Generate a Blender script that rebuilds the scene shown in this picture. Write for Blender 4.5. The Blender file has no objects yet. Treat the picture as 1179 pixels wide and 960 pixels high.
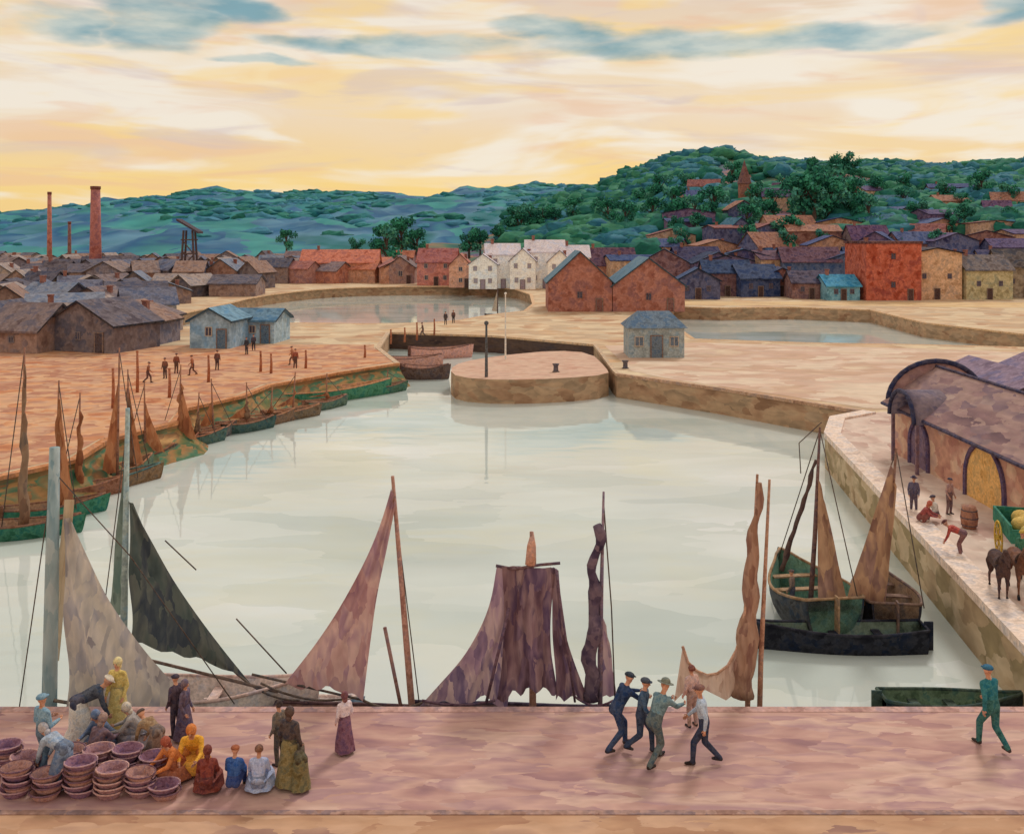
import bpy, math, random
from mathutils import Vector, Matrix, noise
from mathutils.geometry import tessellate_polygon
R=random.Random(7)
F=1100.;CX=589.5;HY=270.;H=12.
def G(px,py,z=0.):
    Y=F*(H-z)/(py-HY); return Vector(((px-CX)*Y/F,Y,z))
def W(px,py,Y): return Vector(((px-CX)*Y/F,Y,H-(py-HY)*Y/F))
sc=bpy.context.scene
COL=sc.collection
# ------------------------------------------------------------ materials
def lin(c):
    o=[]
    for v in c[:3]:
        v/=255.
        o.append(v/12.92 if v<=.04045 else ((v+.055)/1.055)**2.4)
    return (*o,1)
MC={}
def mat(key,cols,scale=(1,1,1),rough=.85,bump=.15,dist=1.2,detail=3,fine=6.,spec=.25,lo=.32,hi=.68,mod=.18,dab=.38,dabs=3.2,warp=.9):
    if key in MC: return MC[key]
    m=bpy.data.materials.new(key);m.use_nodes=True;nt=m.node_tree;N=nt.nodes;Lk=nt.links
    b=N['Principled BSDF'];b.inputs['Roughness'].default_value=rough
    b.inputs['Specular IOR Level'].default_value=spec
    g=N.new('ShaderNodeNewGeometry');mp=N.new('ShaderNodeMapping');mp.inputs['Scale'].default_value=scale
    Lk.new(g.outputs['Position'],mp.inputs['Vector'])
    n=N.new('ShaderNodeTexNoise');n.inputs['Scale'].default_value=1;n.inputs['Detail'].default_value=detail;n.inputs['Distortion'].default_value=dist*.25
    Lk.new(mp.outputs[0],n.inputs['Vector'])
    n2=N.new('ShaderNodeTexNoise');n2.inputs['Scale'].default_value=fine;n2.inputs['Detail'].default_value=3
    Lk.new(mp.outputs[0],n2.inputs['Vector'])
    # loose dabs: cells with ragged edges blended with the broad noise
    wv=N.new('ShaderNodeVectorMath');wv.operation='SCALE';wv.inputs['Scale'].default_value=warp/dabs;Lk.new(n2.outputs['Color'],wv.inputs[0])
    av=N.new('ShaderNodeVectorMath');av.operation='ADD';Lk.new(mp.outputs[0],av.inputs[0]);Lk.new(wv.outputs[0],av.inputs[1])
    vo=N.new('ShaderNodeTexVoronoi');vo.feature='F1';vo.inputs['Scale'].default_value=dabs;Lk.new(av.outputs[0],vo.inputs['Vector'])
    sp=N.new('ShaderNodeSeparateColor');Lk.new(vo.outputs['Color'],sp.inputs[0])
    rr=N.new('ShaderNodeMapRange');rr.inputs[3].default_value=.25;rr.inputs[4].default_value=.75;Lk.new(sp.outputs[0],rr.inputs[0])
    fm=N.new('ShaderNodeMix');fm.data_type='FLOAT';fm.inputs[0].default_value=dab;Lk.new(n.outputs['Fac'],fm.inputs[2]);Lk.new(rr.outputs[0],fm.inputs[3])
    r=N.new('ShaderNodeValToRGB');el=r.color_ramp.elements
    k=len(cols)
    while len(el)<k: el.new(.5)
    for i,c in enumerate(cols):
        el[i].position=lo+(hi-lo)*i/max(1,k-1);el[i].color=lin(c)
    Lk.new(fm.outputs[0],r.inputs[0])
    mr=N.new('ShaderNodeMapRange');mr.inputs[1].default_value=.3;mr.inputs[2].default_value=.7;mr.inputs[3].default_value=1-mod;mr.inputs[4].default_value=1+mod
    Lk.new(n2.outputs['Fac'],mr.inputs[0])
    vm=N.new('ShaderNodeVectorMath');vm.operation='SCALE';Lk.new(r.outputs[0],vm.inputs[0]);Lk.new(mr.outputs[0],vm.inputs['Scale'])
    Lk.new(vm.outputs[0],b.inputs['Base Color'])
    if bump:
        bp=N.new('ShaderNodeBump');bp.inputs['Strength'].default_value=bump;bp.inputs['Distance'].default_value=.05
        Lk.new(n2.outputs['Fac'],bp.inputs['Height']);Lk.new(bp.outputs[0],b.inputs['Normal'])
    MC[key]=m;return m
def pm(c,s=3.,v=24,rough=.85):
    "weathered single hue surface with cool and warm patches"
    key='surface_%d_%d_%d_%d'%(*tuple(c),int(s*10))
    cl=lambda q:[max(0,min(255,x)) for x in q]
    return mat(key,[cl([c[0]-v,c[1]-v,c[2]-v+8]),c,cl([x+v for x in c]),cl([c[0]-10,c[1]+2,c[2]+16]),c],(s,s,s),rough,lo=.28,hi=.72,mod=.2,dabs=2.4)
# ------------------------------------------------------------ mesh helper
class M:
    def __init__(s): s.v=[];s.f=[];s.m=[]
    def add(s,v,f,m=0):
        o=len(s.v);s.v+=[tuple(p) for p in v];s.f+=[tuple(i+o for i in q) for q in f];s.m+=[m]*len(f);return s
    def box(s,x0,y0,z0,x1,y1,z1,m=0):
        v=[(x0,y0,z0),(x1,y0,z0),(x1,y1,z0),(x0,y1,z0),(x0,y0,z1),(x1,y0,z1),(x1,y1,z1),(x0,y1,z1)]
        return s.add(v,[(0,3,2,1),(4,5,6,7),(0,1,5,4),(1,2,6,5),(2,3,7,6),(3,0,4,7)],m)
    def tube(s,pts,rad,seg=8,m=0,fl=1.):
        pts=[Vector(p) for p in pts]
        if not hasattr(rad,'__len__'): rad=[rad]*len(pts)
        v=[];f=[];n=len(pts)
        for i,p in enumerate(pts):
            d=(pts[min(i+1,n-1)]-pts[max(i-1,0)])
            d=d.normalized() if d.length>1e-9 else Vector((0,0,1))
            a=Vector((0,1,0)) if abs(d.y)<.9 else Vector((1,0,0))
            u=d.cross(a).normalized();w=d.cross(u)
            for k in range(seg):
                t=2*math.pi*k/seg
                v.append(p+u*math.cos(t)*rad[i]+w*math.sin(t)*rad[i]*fl)
        for i in range(n-1):
            for k in range(seg):
                k2=(k+1)%seg
                f.append((i*seg+k,i*seg+k2,(i+1)*seg+k2,(i+1)*seg+k))
        f.append(tuple(reversed(range(seg))));f.append(tuple((n-1)*seg+k for k in range(seg)))
        return s.add(v,f,m)
    def ell(s,c,r,m=0,nu=12,nv=8,z0=-1.,rot=None):
        if not hasattr(r,'__len__'): r=(r,r,r)
        v=[];f=[];c=Vector(c)
        for j in range(nv+1):
            ph=-math.pi/2+math.pi*j/nv
            zz=max(z0,math.sin(ph))
            rr=math.cos(ph)
            for k in range(nu):
                t=2*math.pi*k/nu
                q=Vector((math.cos(t)*rr*r[0],math.sin(t)*rr*r[1],zz*r[2]))
                if rot: q=rot@q
                v.append(c+q)
        for j in range(nv):
            for k in range(nu):
                k2=(k+1)%nu
                f.append((j*nu+k,j*nu+k2,(j+1)*nu+k2,(j+1)*nu+k))
        f.append(tuple(reversed(range(nu))));f.append(tuple(nv*nu+k for k in range(nu)))
        return s.add(v,f,m)
    def mesh(s,name,mats,smooth=False):
        me=bpy.data.meshes.new(name);me.from_pydata(s.v,[],s.f)
        for q in (mats if isinstance(mats,(list,tuple)) else [mats]): me.materials.append(q)
        me.polygons.foreach_set('material_index',s.m)
        if smooth: me.polygons.foreach_set('use_smooth',[True]*len(s.f))
        me.update();return me
def ob(name,data,parent=None,loc=(0,0,0),rz=0.,scale=1.):
    o=bpy.data.objects.new(name,data);COL.objects.link(o)
    o.location=loc;o.rotation_euler=(0,0,rz)
    o.scale=(scale,)*3 if not hasattr(scale,'__len__') else scale
    if parent: o.parent=parent
    return o
def thing(name,label,cat,loc=(0,0,0),rz=0.,group=None,data=None,scale=1.):
    o=ob(name,data,None,loc,rz,scale);o['label']=label;o['category']=cat
    if group:o['group']=group
    if data is None:o.empty_display_size=.3
    return o
def struct(name,data,loc=(0,0,0)):
    o=ob(name,data,None,loc);o['kind']='structure';return o
def shift(m,loc):
    l=Vector(loc);m.v=[tuple(Vector(p)-l) for p in m.v];return m
# ------------------------------------------------------------ people
def capsules(segs):
    m=M()
    for a,b,ra,rb,tag in segs:
        a=Vector(a);b=Vector(b)
        m.tube([a,a.lerp(b,.33),a.lerp(b,.66),b],[ra,ra+(rb-ra)*.33,ra+(rb-ra)*.66,rb],10)
        m.ell(a,ra*.99,0,10,6);m.ell(b,rb*.99,0,10,6)
    return m
def remesh(m,vox,it=3):
    me=m.mesh('tmp',[]);o=bpy.data.objects.new('tmp',me);COL.objects.link(o)
    r=o.modifiers.new('r','REMESH');r.mode='VOXEL';r.voxel_size=vox
    s=o.modifiers.new('s','SMOOTH');s.factor=.5;s.iterations=it
    dg=bpy.context.evaluated_depsgraph_get();dg.update()
    me2=bpy.data.meshes.new_from_object(o.evaluated_get(dg))
    bpy.data.objects.remove(o);bpy.data.meshes.remove(me)
    return [tuple(v.co) for v in me2.vertices],[tuple(p.vertices) for p in me2.polygons]
def tagfaces(v,f,segs):
    out=[]
    S=[(Vector(a),Vector(b),ra,rb,t) for a,b,ra,rb,t in segs]
    for q in f:
        c=sum((Vector(v[i]) for i in q),Vector())/len(q);best=9;bt=0
        for a,b,ra,rb,t in S:
            d=b-a;L=d.length_squared
            k=0 if L<1e-9 else max(0,min(1,(c-a).dot(d)/L))
            dd=(c-a-d*k).length-(ra+(rb-ra)*k)
            if dd<best:best=dd;bt=t
        out.append(bt)
    return out
POSE={
'stand':dict(hip=(0,0,.9),lean=3,knee=((-.1,.03,.48),(.1,.01,.48)),ank=((-.12,-.02,.08),(.11,-.04,.08)),elb=((-.07,-.03,-.28),(.07,-.02,-.28)),wr=((-.05,.1,-.5),(.05,.12,-.5))),
'walk':dict(hip=(0,0,.87),lean=9,knee=((-.1,.22,.50),(.1,.0,.45)),ank=((-.1,.24,.09),(.1,-.32,.15)),elb=((-.07,-.13,-.25),(.06,.08,-.26)),wr=((-.06,-.1,-.49),(.04,.27,-.42))),
'bend':dict(hip=(0,-.15,.86),lean=72,knee=((-.12,.03,.46),(.12,.03,.46)),ank=((-.14,-.05,.08),(.14,-.05,.08)),elb=((-.05,.06,-.26),(.05,.06,-.26)),wr=((.0,.16,-.47),(0,.16,-.47))),
'crouch':dict(hip=(0,-.12,.30),lean=38,knee=((-.18,.26,.46),(.18,.26,.46)),ank=((-.14,0,.08),(.14,0,.08)),elb=((-.05,.17,-.2),(.05,.17,-.2)),wr=((.0,.38,-.24),(0,.38,-.24))),
'sit':dict(hip=(0,0,.28),lean=14,knee=((-.14,.4,.44),(.14,.4,.44)),ank=((-.12,.47,.08),(.12,.47,.08)),elb=((-.06,.08,-.26),(.06,.08,-.26)),wr=((.03,.32,-.28),(-.03,.32,-.28))),
'pull':dict(hip=(0,-.12,.86),lean=32,knee=((-.12,.18,.5),(.12,-.02,.45)),ank=((-.12,.2,.09),(.12,-.38,.13)),elb=((-.04,.2,-.16),(.04,.2,-.16)),wr=((-.0,.44,-.2),(0,.44,-.2))),
'carry':dict(hip=(0,0,.9),lean=-3,knee=((-.1,.1,.49),(.1,.0,.47)),ank=((-.11,.1,.08),(.11,-.2,.10)),elb=((-.08,.02,-.27),(.08,.02,-.27)),wr=((.02,.28,-.27),(-.02,.28,-.27))),
}
SKIN=(196,140,112)
BC={}
def body_mesh(pose,top,bot):
    key=(pose,tuple(top),tuple(bot))
    if key in BC:return BC[key]
    P=POSE[pose];hip=Vector(P['hip']);l=math.radians(P['lean'])
    u=Vector((0,math.sin(l),math.cos(l)));u2=Vector((0,math.sin(l*.55),math.cos(l*.55)))
    fw=Vector((0,math.cos(l*.55),-math.sin(l*.55)))
    sh=hip+u*.5;nk=hip+u*.57;hd=nk+u2*.16
    S=[]
    for sx in(-1,1):
        S.append((hip+Vector((sx*.065,0,.0)),hip+u*.2+Vector((sx*.05,0,0)),.12,.105,2))
        S.append((hip+u*.2+Vector((sx*.05,0,0)),hip+u*.42+Vector((sx*.07,0,0)),.108,.12,1))
        S.append((sh,sh+Vector((sx*.16,0,-.01)),.082,.072,1))
    S.append((sh,nk+u2*.06,.06,.052,0))
    S.append((hd+u2*.02,hd+u2*.03,.094,.092,0));S.append((hd-u2*.05+fw*.025,hd-u2*.06+fw*.035,.062,.05,0))
    S.append((hd+fw*.09+u2*.01,hd+fw*.115-u2*.015,.014,.018,0))
    for k,sx in((0,-1),(1,1)):
        s0=sh+Vector((sx*.17,0,-.01));e=s0+Vector(P['elb'][k]);w=s0+Vector(P['wr'][k])
        S.append((s0,e,.066,.052,1));S.append((e,w,.052,.038,1))
        hdir=(w-e).normalized();S.append((w,w+hdir*.07,.03,.034,0))
        S.append((hd+Vector((sx*.088,0,0))+u2*.0,hd+Vector((sx*.094,0,0))+u2*.03,.018,.016,0))
        kn=Vector(P['knee'][k]);an=Vector(P['ank'][k])
        S.append((hip+Vector((sx*.085,0,-.02)),kn,.10,.074,2));S.append((kn,an,.074,.056,2))
        S.append((an+Vector((0,-.03,-.03)),an+Vector((sx*.015,.15,-.045)),.045,.036,3))
    v,f=remesh(capsules(S),.021)
    m=M();m.v=v;m.f=f;m.m=tagfaces(v,f,S)
    for sx in(-1,1):
        m.ell(hd+fw*.088+Vector((sx*.034,0,0))+u2*.012,(.014,.008,.009),4,8,5)
    m.ell(hd+fw*.083-u2*.045,(.024,.01,.007),5,8,5)
    for k,sx in((0,-1),(1,1)):   # five separate fingers per hand
        s0=sh+Vector((sx*.17,0,-.01));e=s0+Vector(P['elb'][k]);w=s0+Vector(P['wr'][k]);hdir=(w-e).normalized()
        side=hdir.cross(Vector((1,0,0)));side=side.normalized() if side.length>.1 else Vector((0,1,0))
        inn=Vector((-sx,0,0));pb=w+hdir*.085
        for q,ln in enumerate((.07,.082,.076,.058)):
            b0=pb+side*(q-1.5)*.018
            m.tube([b0,b0+hdir*ln*.5+inn*.008,b0+hdir*ln*.85+inn*.03],[.0095,.009,.007],6,0)
        b0=w+hdir*.035-side*.025
        m.tube([b0,b0-side*.025+hdir*.025,b0-side*.03+hdir*.055+inn*.02],[.011,.01,.008],6,0)
    me=m.mesh('person',[pm(SKIN),pm(top,6),pm(bot,6),pm((48,38,36)),pm((30,24,24)),pm((140,60,55))],True)
    BC[key]=(me,hip,u,u2,fw,hd,sh,P);return BC[key]
def person(px,py,head,pose,top,bot,label,gear='cap',gc=(50,45,60),skirt=None,s=1.,zb=0.,group=None,loc=None):
    me,hip,u,u2,fw,hd,sh,P=body_mesh(pose,top,bot)
    L=loc if loc is not None else G(px,py,zb)
    o=thing('person',label,'person',L,math.radians(head),group,me,s)
    rot=Matrix((Vector((1,0,0)),fw,u2)).transposed()
    m=M()
    if gear=='cap':
        m.ell(hd+u2*.055-fw*.005,(.108,.118,.07),0,14,8,-.25,rot);m.ell(hd+u2*.05+fw*.10,(.07,.06,.012),0,12,5,-1,rot)
        ob('cap',m.mesh('cap',pm(gc,6),True),o)
    elif gear=='scarf':
        m.ell(hd+u2*.025-fw*.02,(.108,.112,.125),0,14,8,-.7,rot);m.ell(hd-u2*.10-fw*.06,(.075,.06,.07),0,10,6,-1,rot)
        ob('headscarf',m.mesh('headscarf',pm(gc,6),True),o)
    elif gear=='hat':
        m.ell(hd+u2*.08,(.10,.105,.09),0,14,8,-.3,rot);m.ell(hd+u2*.062,(.17,.18,.014),0,16,4,-1,rot)
        ob('hat',m.mesh('hat',pm(gc,6),True),o)
    else:
        m.ell(hd+u2*.03-fw*.018,(.104,.108,.105),0,14,8,-.5,rot)
        ob('hair',m.mesh('hair',pm(gc,6),True),o)
    if skirt:
        kn=(Vector(P['knee'][0])+Vector(P['knee'][1]))/2;an=(Vector(P['ank'][0])+Vector(P['ank'][1]))/2
        low=pose in('sit','crouch')
        cs=[hip+u*.16,hip+u*.05,hip.lerp(kn,.5),kn.lerp(an,.35),Vector(((kn.x+an.x)/2,(an.y+kn.y+hip.y)/3 if low else an.y,.10))]
        if low: rs=[(.14,.12),(.19,.17),(.27,.27),(.31,.33),(.36,.40)]
        else: rs=[(.14,.12),(.18,.16),(.21,.20),(.26,.27),(.29,.33 if pose!='stand' else .28)]
        m=M();v=[];f=[];n=28
        for i,(c,(rx,ry)) in enumerate(zip(cs,rs)):
            for k in range(n):
                t=2*math.pi*k/n;w=1+.06*i/4*math.sin(7*t+1)
                v.append((c.x+rx*w*math.cos(t),c.y+ry*w*math.sin(t),c.z+.015*math.sin(3*t)*i/4))
        for i in range(4):
            for k in range(n):
                k2=(k+1)%n;f.append((i*n+k,i*n+k2,(i+1)*n+k2,(i+1)*n+k))
        m.add(v,f);ob('skirt',m.mesh('skirt',pm(skirt,6),True),o)
    return o
gq='people working on the quay'
person(50,893,-30,'carry',(120,150,170),(90,110,130),'person in pale blue smock standing beside stacked fish trays','cap',(110,140,160),group=gq,s=1.05)
person(70,905,70,'bend',(150,160,176),(100,110,130),'person in blue grey smock bending over fish baskets','scarf',(170,160,160),skirt=(110,122,146),group=gq)
person(95,853,-60,'bend',(60,62,72),(70,66,78),'person in dark jacket bending over the fish trays','cap',(225,215,200),skirt=(205,198,190),group=gq,s=1.12)
person(122,862,150,'crouch',(92,104,130),(80,90,110),'person in slate blue dress crouching by the trays','scarf',(105,115,140),skirt=(80,92,120),group=gq)
person(136,840,170,'stand',(205,180,105),(170,150,100),'person in yellow blouse standing by the moored boats','scarf',(215,195,140),skirt=(196,176,110),group=gq)
person(160,858,100,'crouch',(150,140,136),(120,110,110),'person in grey shawl crouching behind the baskets','scarf',(190,176,160),skirt=(132,120,122),group=gq)
person(108,880,-20,'crouch',(110,84,90),(90,70,80),'person in plum grey shawl crouching among the baskets','scarf',(150,120,110),skirt=(104,84,96),group=gq)
person(178,880,60,'bend',(140,110,80),(110,90,80),'person in ochre brown jacket stooping over the baskets','cap',(80,64,60),skirt=(124,98,84),group=gq,s=.9)
person(203,848,60,'stand',(78,60,72),(70,56,66),'person in dark plum coat standing on the quay','cap',(60,48,58),group=gq,s=.85)
person(212,852,-100,'stand',(96,80,96),(80,60,70),'person in violet grey jacket talking to a companion','scarf',(110,90,100),skirt=(92,76,96),group=gq,s=.82)
person(224,884,185,'crouch',(222,160,50),(190,120,60),'person in bright orange and yellow clothes crouching','scarf',(205,120,60),skirt=(214,150,54),group=gq,s=1.1)
person(204,896,140,'crouch',(196,110,54),(150,80,50),'person in rust orange shawl crouching by the baskets','scarf',(150,70,50),skirt=(150,84,56),group=gq)
person(238,916,10,'sit',(120,50,40),(96,46,42),'person in dark red shawl sitting on the paving','scarf',(110,52,44),skirt=(116,52,42),s=.9,group=gq)
person(268,914,-5,'sit',(48,80,140),(46,60,110),'person in bright blue jacket sitting on the paving','cap',(150,80,50),s=.88,group=gq)
person(297,915,5,'sit',(166,172,204),(120,130,160),'person in pale lilac blouse sitting on the paving','hair',(120,80,60),skirt=(160,168,198),s=.9,group=gq)
person(333,905,-20,'stand',(72,58,56),(80,70,50),'person in dark shawl and olive skirt standing','scarf',(78,58,52),skirt=(120,104,66),group=gq,s=.98)
person(345,908,30,'bend',(84,72,60),(80,70,50),'person in brown shawl stooping beside a companion','scarf',(96,72,60),skirt=(112,98,62),group=gq,s=.8)
person(322,880,60,'stand',(110,96,84),(80,70,60),'person in drab brown clothes standing in the group','hair',(60,46,44),group=gq,s=.82)
person(397,866,40,'stand',(216,196,200),(110,70,80),'person in white blouse and plum skirt','scarf',(120,72,72),skirt=(116,76,94),s=.8,group=gq)
person(714,862,-65,'pull',(36,52,84),(48,60,88),'person in navy jacket leaning while pulling a line','cap',(40,48,60),group=gq,s=1.08)
person(757,878,-50,'pull',(104,126,132),(84,92,92),'person in grey green coat leaning forward mid stride','hat',(110,112,100),group=gq,s=1.12)
person(738,866,-110,'walk',(62,80,104),(52,62,84),'person in dark slate smock walking close to a companion','cap',(56,60,70),group=gq,s=1.02)
person(811,880,75,'walk',(170,182,200),(46,50,70),'person in pale blue shirt and dark trousers walking','cap',(120,80,70),group=gq,s=1.05)
person(797,836,30,'stand',(196,160,150),(160,130,120),'person in faded pink clothing near a hanging net','hair',(120,70,60),group=gq,s=.85)
person(1142,862,20,'walk',(40,104,110),(48,96,92),'person in teal jacket and trousers walking away','cap',(40,90,120),group=gq,s=1.12)
gr='people near the long shed'
person(1062,604,-120,'crouch',(150,70,66),(120,66,60),'person in brick red top crouching on the quay','scarf',(180,90,70),group=gr)
person(1078,600,100,'sit',(200,190,180),(110,90,96),'person in cream shirt sitting on the quay','cap',(70,60,70),group=gr)
person(1093,592,-150,'stand',(170,130,120),(110,84,84),'person in rose shirt by the shed wall','cap',(70,60,70),group=gr,s=.9)
person(1052,590,160,'stand',(90,80,100),(84,70,84),'person in violet jacket by the shed wall','hat',(70,60,80),group=gr,s=.9)
person(1178,668,120,'stand',(60,110,84),(70,64,60),'person in green jacket beside the cart','cap',(190,150,60),group=gr)
person(1105,640,60,'bend',(170,70,60),(120,80,80),'person in red shirt bending over a basket','cap',(90,50,50),group=gr)
gl='people along the far harbour quay'
for (x,y,h,p,t,b) in [(284,408,160,'stand',(50,50,60),(60,56,60)),(292,404,20,'walk',(70,60,70),(50,46,52)),(340,424,0,'stand',(150,80,60),(90,60,50)),(337,420,80,'walk',(160,96,66),(100,66,54)),
   (203,430,0,'stand',(130,70,50),(90,60,50)),(222,432,90,'walk',(150,84,54),(96,62,52)),(190,436,170,'stand',(120,76,60),(80,60,56)),(170,441,-80,'walk',(140,86,60),(90,60,54)),(250,426,0,'stand',(110,70,60),(80,56,52)),
   (487,388,90,'walk',(110,80,70),(80,60,56)),(513,374,0,'stand',(70,60,64),(70,60,60)),(522,372,180,'stand',(100,70,66),(60,54,56))]:
    person(x,y,h,p,t,b,'distant person in dark working clothes on the quay','cap',(60,50,54),group=gl)
# ------------------------------------------------------------ horse
def horse(loc,rz,col,label):
    S=[((0,.55,1.15),(0,.1,1.12),.25,.24,0),((0,.1,1.12),(0,-.5,1.16),.24,.26,0),((0,-.5,1.16),(0,-.68,1.14),.26,.2,0),((0,.6,1.05),(0,.7,1.12),.22,.18,0),
       ((0,.65,1.3),(0,.98,1.66),.18,.12,0),((0,.98,1.7),(0,1.3,1.42),.11,.065,0),((0,1.3,1.42),(0,1.36,1.38),.068,.06,0),
       ((-.05,.94,1.78),(-.06,.93,1.88),.025,.012,0),((.05,.94,1.78),(.06,.93,1.88),.025,.012,0),
       ((0,-.84,1.2),(0,-.98,.95),.04,.06,1),((0,-.98,.95),(0,-1.0,.6),.06,.03,1),((0,.55,1.5),(0,.92,1.8),.05,.04,1)]
    for sx in(-1,1):
        o=.05*sx
        S+=[((sx*.13,.6,1.0),(sx*.13,.62+o,.62),.11,.06,0),((sx*.13,.62+o,.62),(sx*.13,.6+o,.18),.055,.036,0),((sx*.13,.6+o,.16),(sx*.13,.66+o,.05),.05,.06,2),
            ((sx*.14,-.55,1.0),(sx*.14,-.42-o,.72),.16,.09,0),((sx*.14,-.42-o,.72),(sx*.14,-.68-o,.5),.075,.05,0),((sx*.14,-.68-o,.5),(sx*.14,-.64-o,.16),.048,.036,0),((sx*.14,-.64-o,.15),(sx*.14,-.58-o,.05),.05,.06,2)]
    v,f=remesh(capsules(S),.035)
    m=M();m.v=v;m.f=f;m.m=tagfaces(v,f,S)
    for sx in(-1,1): m.ell((sx*.085,1.08,1.66),.018,2,8,5)
    me=m.mesh('horse',[pm(col),pm((40,30,28)),pm((30,26,26))],True)
    o=thing('horse',label,'horse',loc,rz,'draught horses at the cart',me)
    m=M();m.tube([Vector((.2*math.cos(a),.62+.05*math.sin(a),1.28+.26*math.sin(a))) for a in [2*math.pi*k/16 for k in range(17)]],.045,8)
    ob('harness_collar',m.mesh('collar',pm((70,50,44)),True),o)
horse(G(1150,686),math.radians(165),(70,46,42),'dark brown horse in harness standing before a cart')
horse(G(1172,683),math.radians(165),(110,70,52),'chestnut horse in harness standing before a cart')
cl=G(1180,640)
ct=thing('cart','green and yellow wooden cart loaded with sacks','cart',cl,math.radians(165))
m=M()
m.box(-.75,-1.4,.8,.75,1.3,.9);m.box(-.8,-1.4,.9,-.72,1.3,1.45);m.box(.72,-1.4,.9,.8,1.3,1.45);m.box(-.72,-1.4,.9,.72,-1.33,1.45);m.box(-.72,1.23,.9,.72,1.3,1.3)
ob('body',m.mesh('cartbody',pm((44,110,88))),ct)
for sx in(-1,1):
    m=M();m.tube([(sx*.5,1.3,.8),(sx*.45,3.4,.95)],.04);ob('shaft',m.mesh('shaft',pm((196,150,60))),ct)
    m=M();n=20
    m.tube([(sx*.9,.0+.6*math.cos(2*math.pi*k/n),.62+.6*math.sin(2*math.pi*k/n)) for k in range(n+1)],.035,6)
    for k in range(10):
        a=2*math.pi*k/10;m.tube([(sx*.9,0,.62),(sx*.9,.58*math.cos(a),.62+.58*math.sin(a))],.02,5)
    m.tube([(sx*.78,0,.62),(sx*.98,0,.62)],.09,10)
    ob('wheel',m.mesh('wheel',pm((200,160,60)),True),ct)
m=M()
for k in range(5): m.ell((R.uniform(-.35,.35),-1+.5*k,1.15),(.38,.36,.3),0,12,7)
ob('sack',m.mesh('sack',pm((206,170,90)),True),ct)
# ------------------------------------------------------------ ground, basins
WZ=-2.
basin=[(-400,24.2),(14.4,24.2),(18.8,57.4),(20.8,62.4),(23.8,64.6),(16.4,74.2),(9.0,82.2),(8.9,84),(8.9,104),(-2,113),(-15,117),(-14,101),(-10.5,89),(-15,83),(-19.3,76),(-20,71),(-22.4,66),(-21.4,61),(-23.6,56),(-23.2,51),(-26.2,46),(-33,42),(-45,39),(-400,36)]
river=[(-30,130),(-40,126),(-47,120),(-53,125),(-51,140),(-50,160),(-50,185),(-45,205),(-38,216),(-24,221),(-8,222),(4,206),(4,152),(-3,143),(-8,131),(-18,128)]
chan=[(21,110),(33,106),(46,104),(62,100),(78,96),(80,102),(62,114),(56,130),(57,152),(46,158),(34,156),(27,159),(22,140)]
outer=[(-4000,-80),(4000,-80),(4000,4000),(-4000,4000)]
def sheet(polys,z):
    tri=tessellate_polygon([[Vector((x,y,0)) for x,y in p] for p in polys])
    v=[(x,y,z) for p in polys for x,y in p];m=M()
    f=[]
    for t in tri:
        a,b,c=[Vector(v[i]) for i in t]
        f.append(t if (b-a).cross(c-a).z>0 else (t[0],t[2],t[1]))
    return m.add(v,f)
def chaikin(p,it=2):
    for _ in range(it):
        q=[]
        for i in range(len(p)):
            a=p[i];b=p[(i+1)%len(p)]
            q+=[(a[0]*.75+b[0]*.25,a[1]*.75+b[1]*.25),(a[0]*.25+b[0]*.75,a[1]*.25+b[1]*.75)]
        p=q
    return p
river=chaikin(river,1)
DB=dict(dab=.5,mod=.10,bump=.08,fine=4)
sand=mat('sand_ground',[(182,138,108),(204,170,136),(218,196,164),(190,162,134),(210,170,130)],(.10,.13,.1),dabs=3.0,**DB)
struct('ground',sheet([outer,basin,river,chan],0).mesh('ground',sand))
quaym=mat('quay_paving',[(156,118,122),(182,140,134),(202,162,150),(174,136,138),(210,174,160),(184,144,134)],(.42,1.3,.4),dab=.5,dabs=1.7,mod=.08,bump=.08,fine=3)
struct('pavement',sheet([[(-120,19.9),(120,19.9),(120,24.0),(14.6,24.0),(-120,24.0)]],.010).mesh('pavement',quaym))
stripm=mat('quay_road',[(166,122,98),(190,148,118),(202,162,134),(158,120,108)],(.5,1.3,.4),dab=.5,dabs=1.7,mod=.08,bump=.08,fine=3)
struct('road',sheet([[(-120,-70),(120,-70),(120,19.75),(-120,19.75)]],.008).mesh('road',stripm))
kerbm=pm((150,114,102),1.5)
m=M();m.box(-120,19.75,-.1,120,19.9,.025);struct('kerb',m.mesh('kerb',kerbm))
rq=mat('right_quay_paving',[(190,154,142),(212,186,172),(226,206,192),(206,174,158)],(.4,.3,.3),dabs=2.4,**DB)
struct('quay',sheet([[(15,24.0),(60,24.0),(60,62),(30,65),(24.8,64.6),(21.4,62.0),(19.4,57)]],.012).mesh('quay',rq))
lq=mat('left_quay_paving',[(182,112,78),(208,146,104),(214,170,134),(176,118,94),(202,158,130),(216,160,116)],(.28,.36,.3),dabs=2.4,**DB)
struct('quay',sheet([[(-11,90),(-15.4,84),(-20,76.5),(-20.8,71),(-23,66),(-22,61),(-24.2,56),(-24,51),(-27,46.4),(-34,43),(-46,40),(-160,38.5),(-160,96),(-60,98),(-32,104),(-15,104),(-14.6,101)]],.012).mesh('quay',lq))
cream=mat('cream_lane',[(208,180,156),(222,200,178),(206,172,152),(200,164,140),(216,192,166)],(.12,.2,.3),dabs=2.4,**DB)
struct('path',sheet([[(10.5,84),(13,79.4),(18.6,73.2),(24.6,66),(30,65.5),(60,64),(70,92),(44,100),(21,106),(10,103)]],.011).mesh('path',cream))
struct('path',sheet([[(27.5,162),(56.5,161),(120,150),(125,166),(27.5,172)]],.011).mesh('path',mat('far_sand',[(206,168,118),(226,196,150),(190,150,116)],(.1,.3,.3),**DB)))
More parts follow.
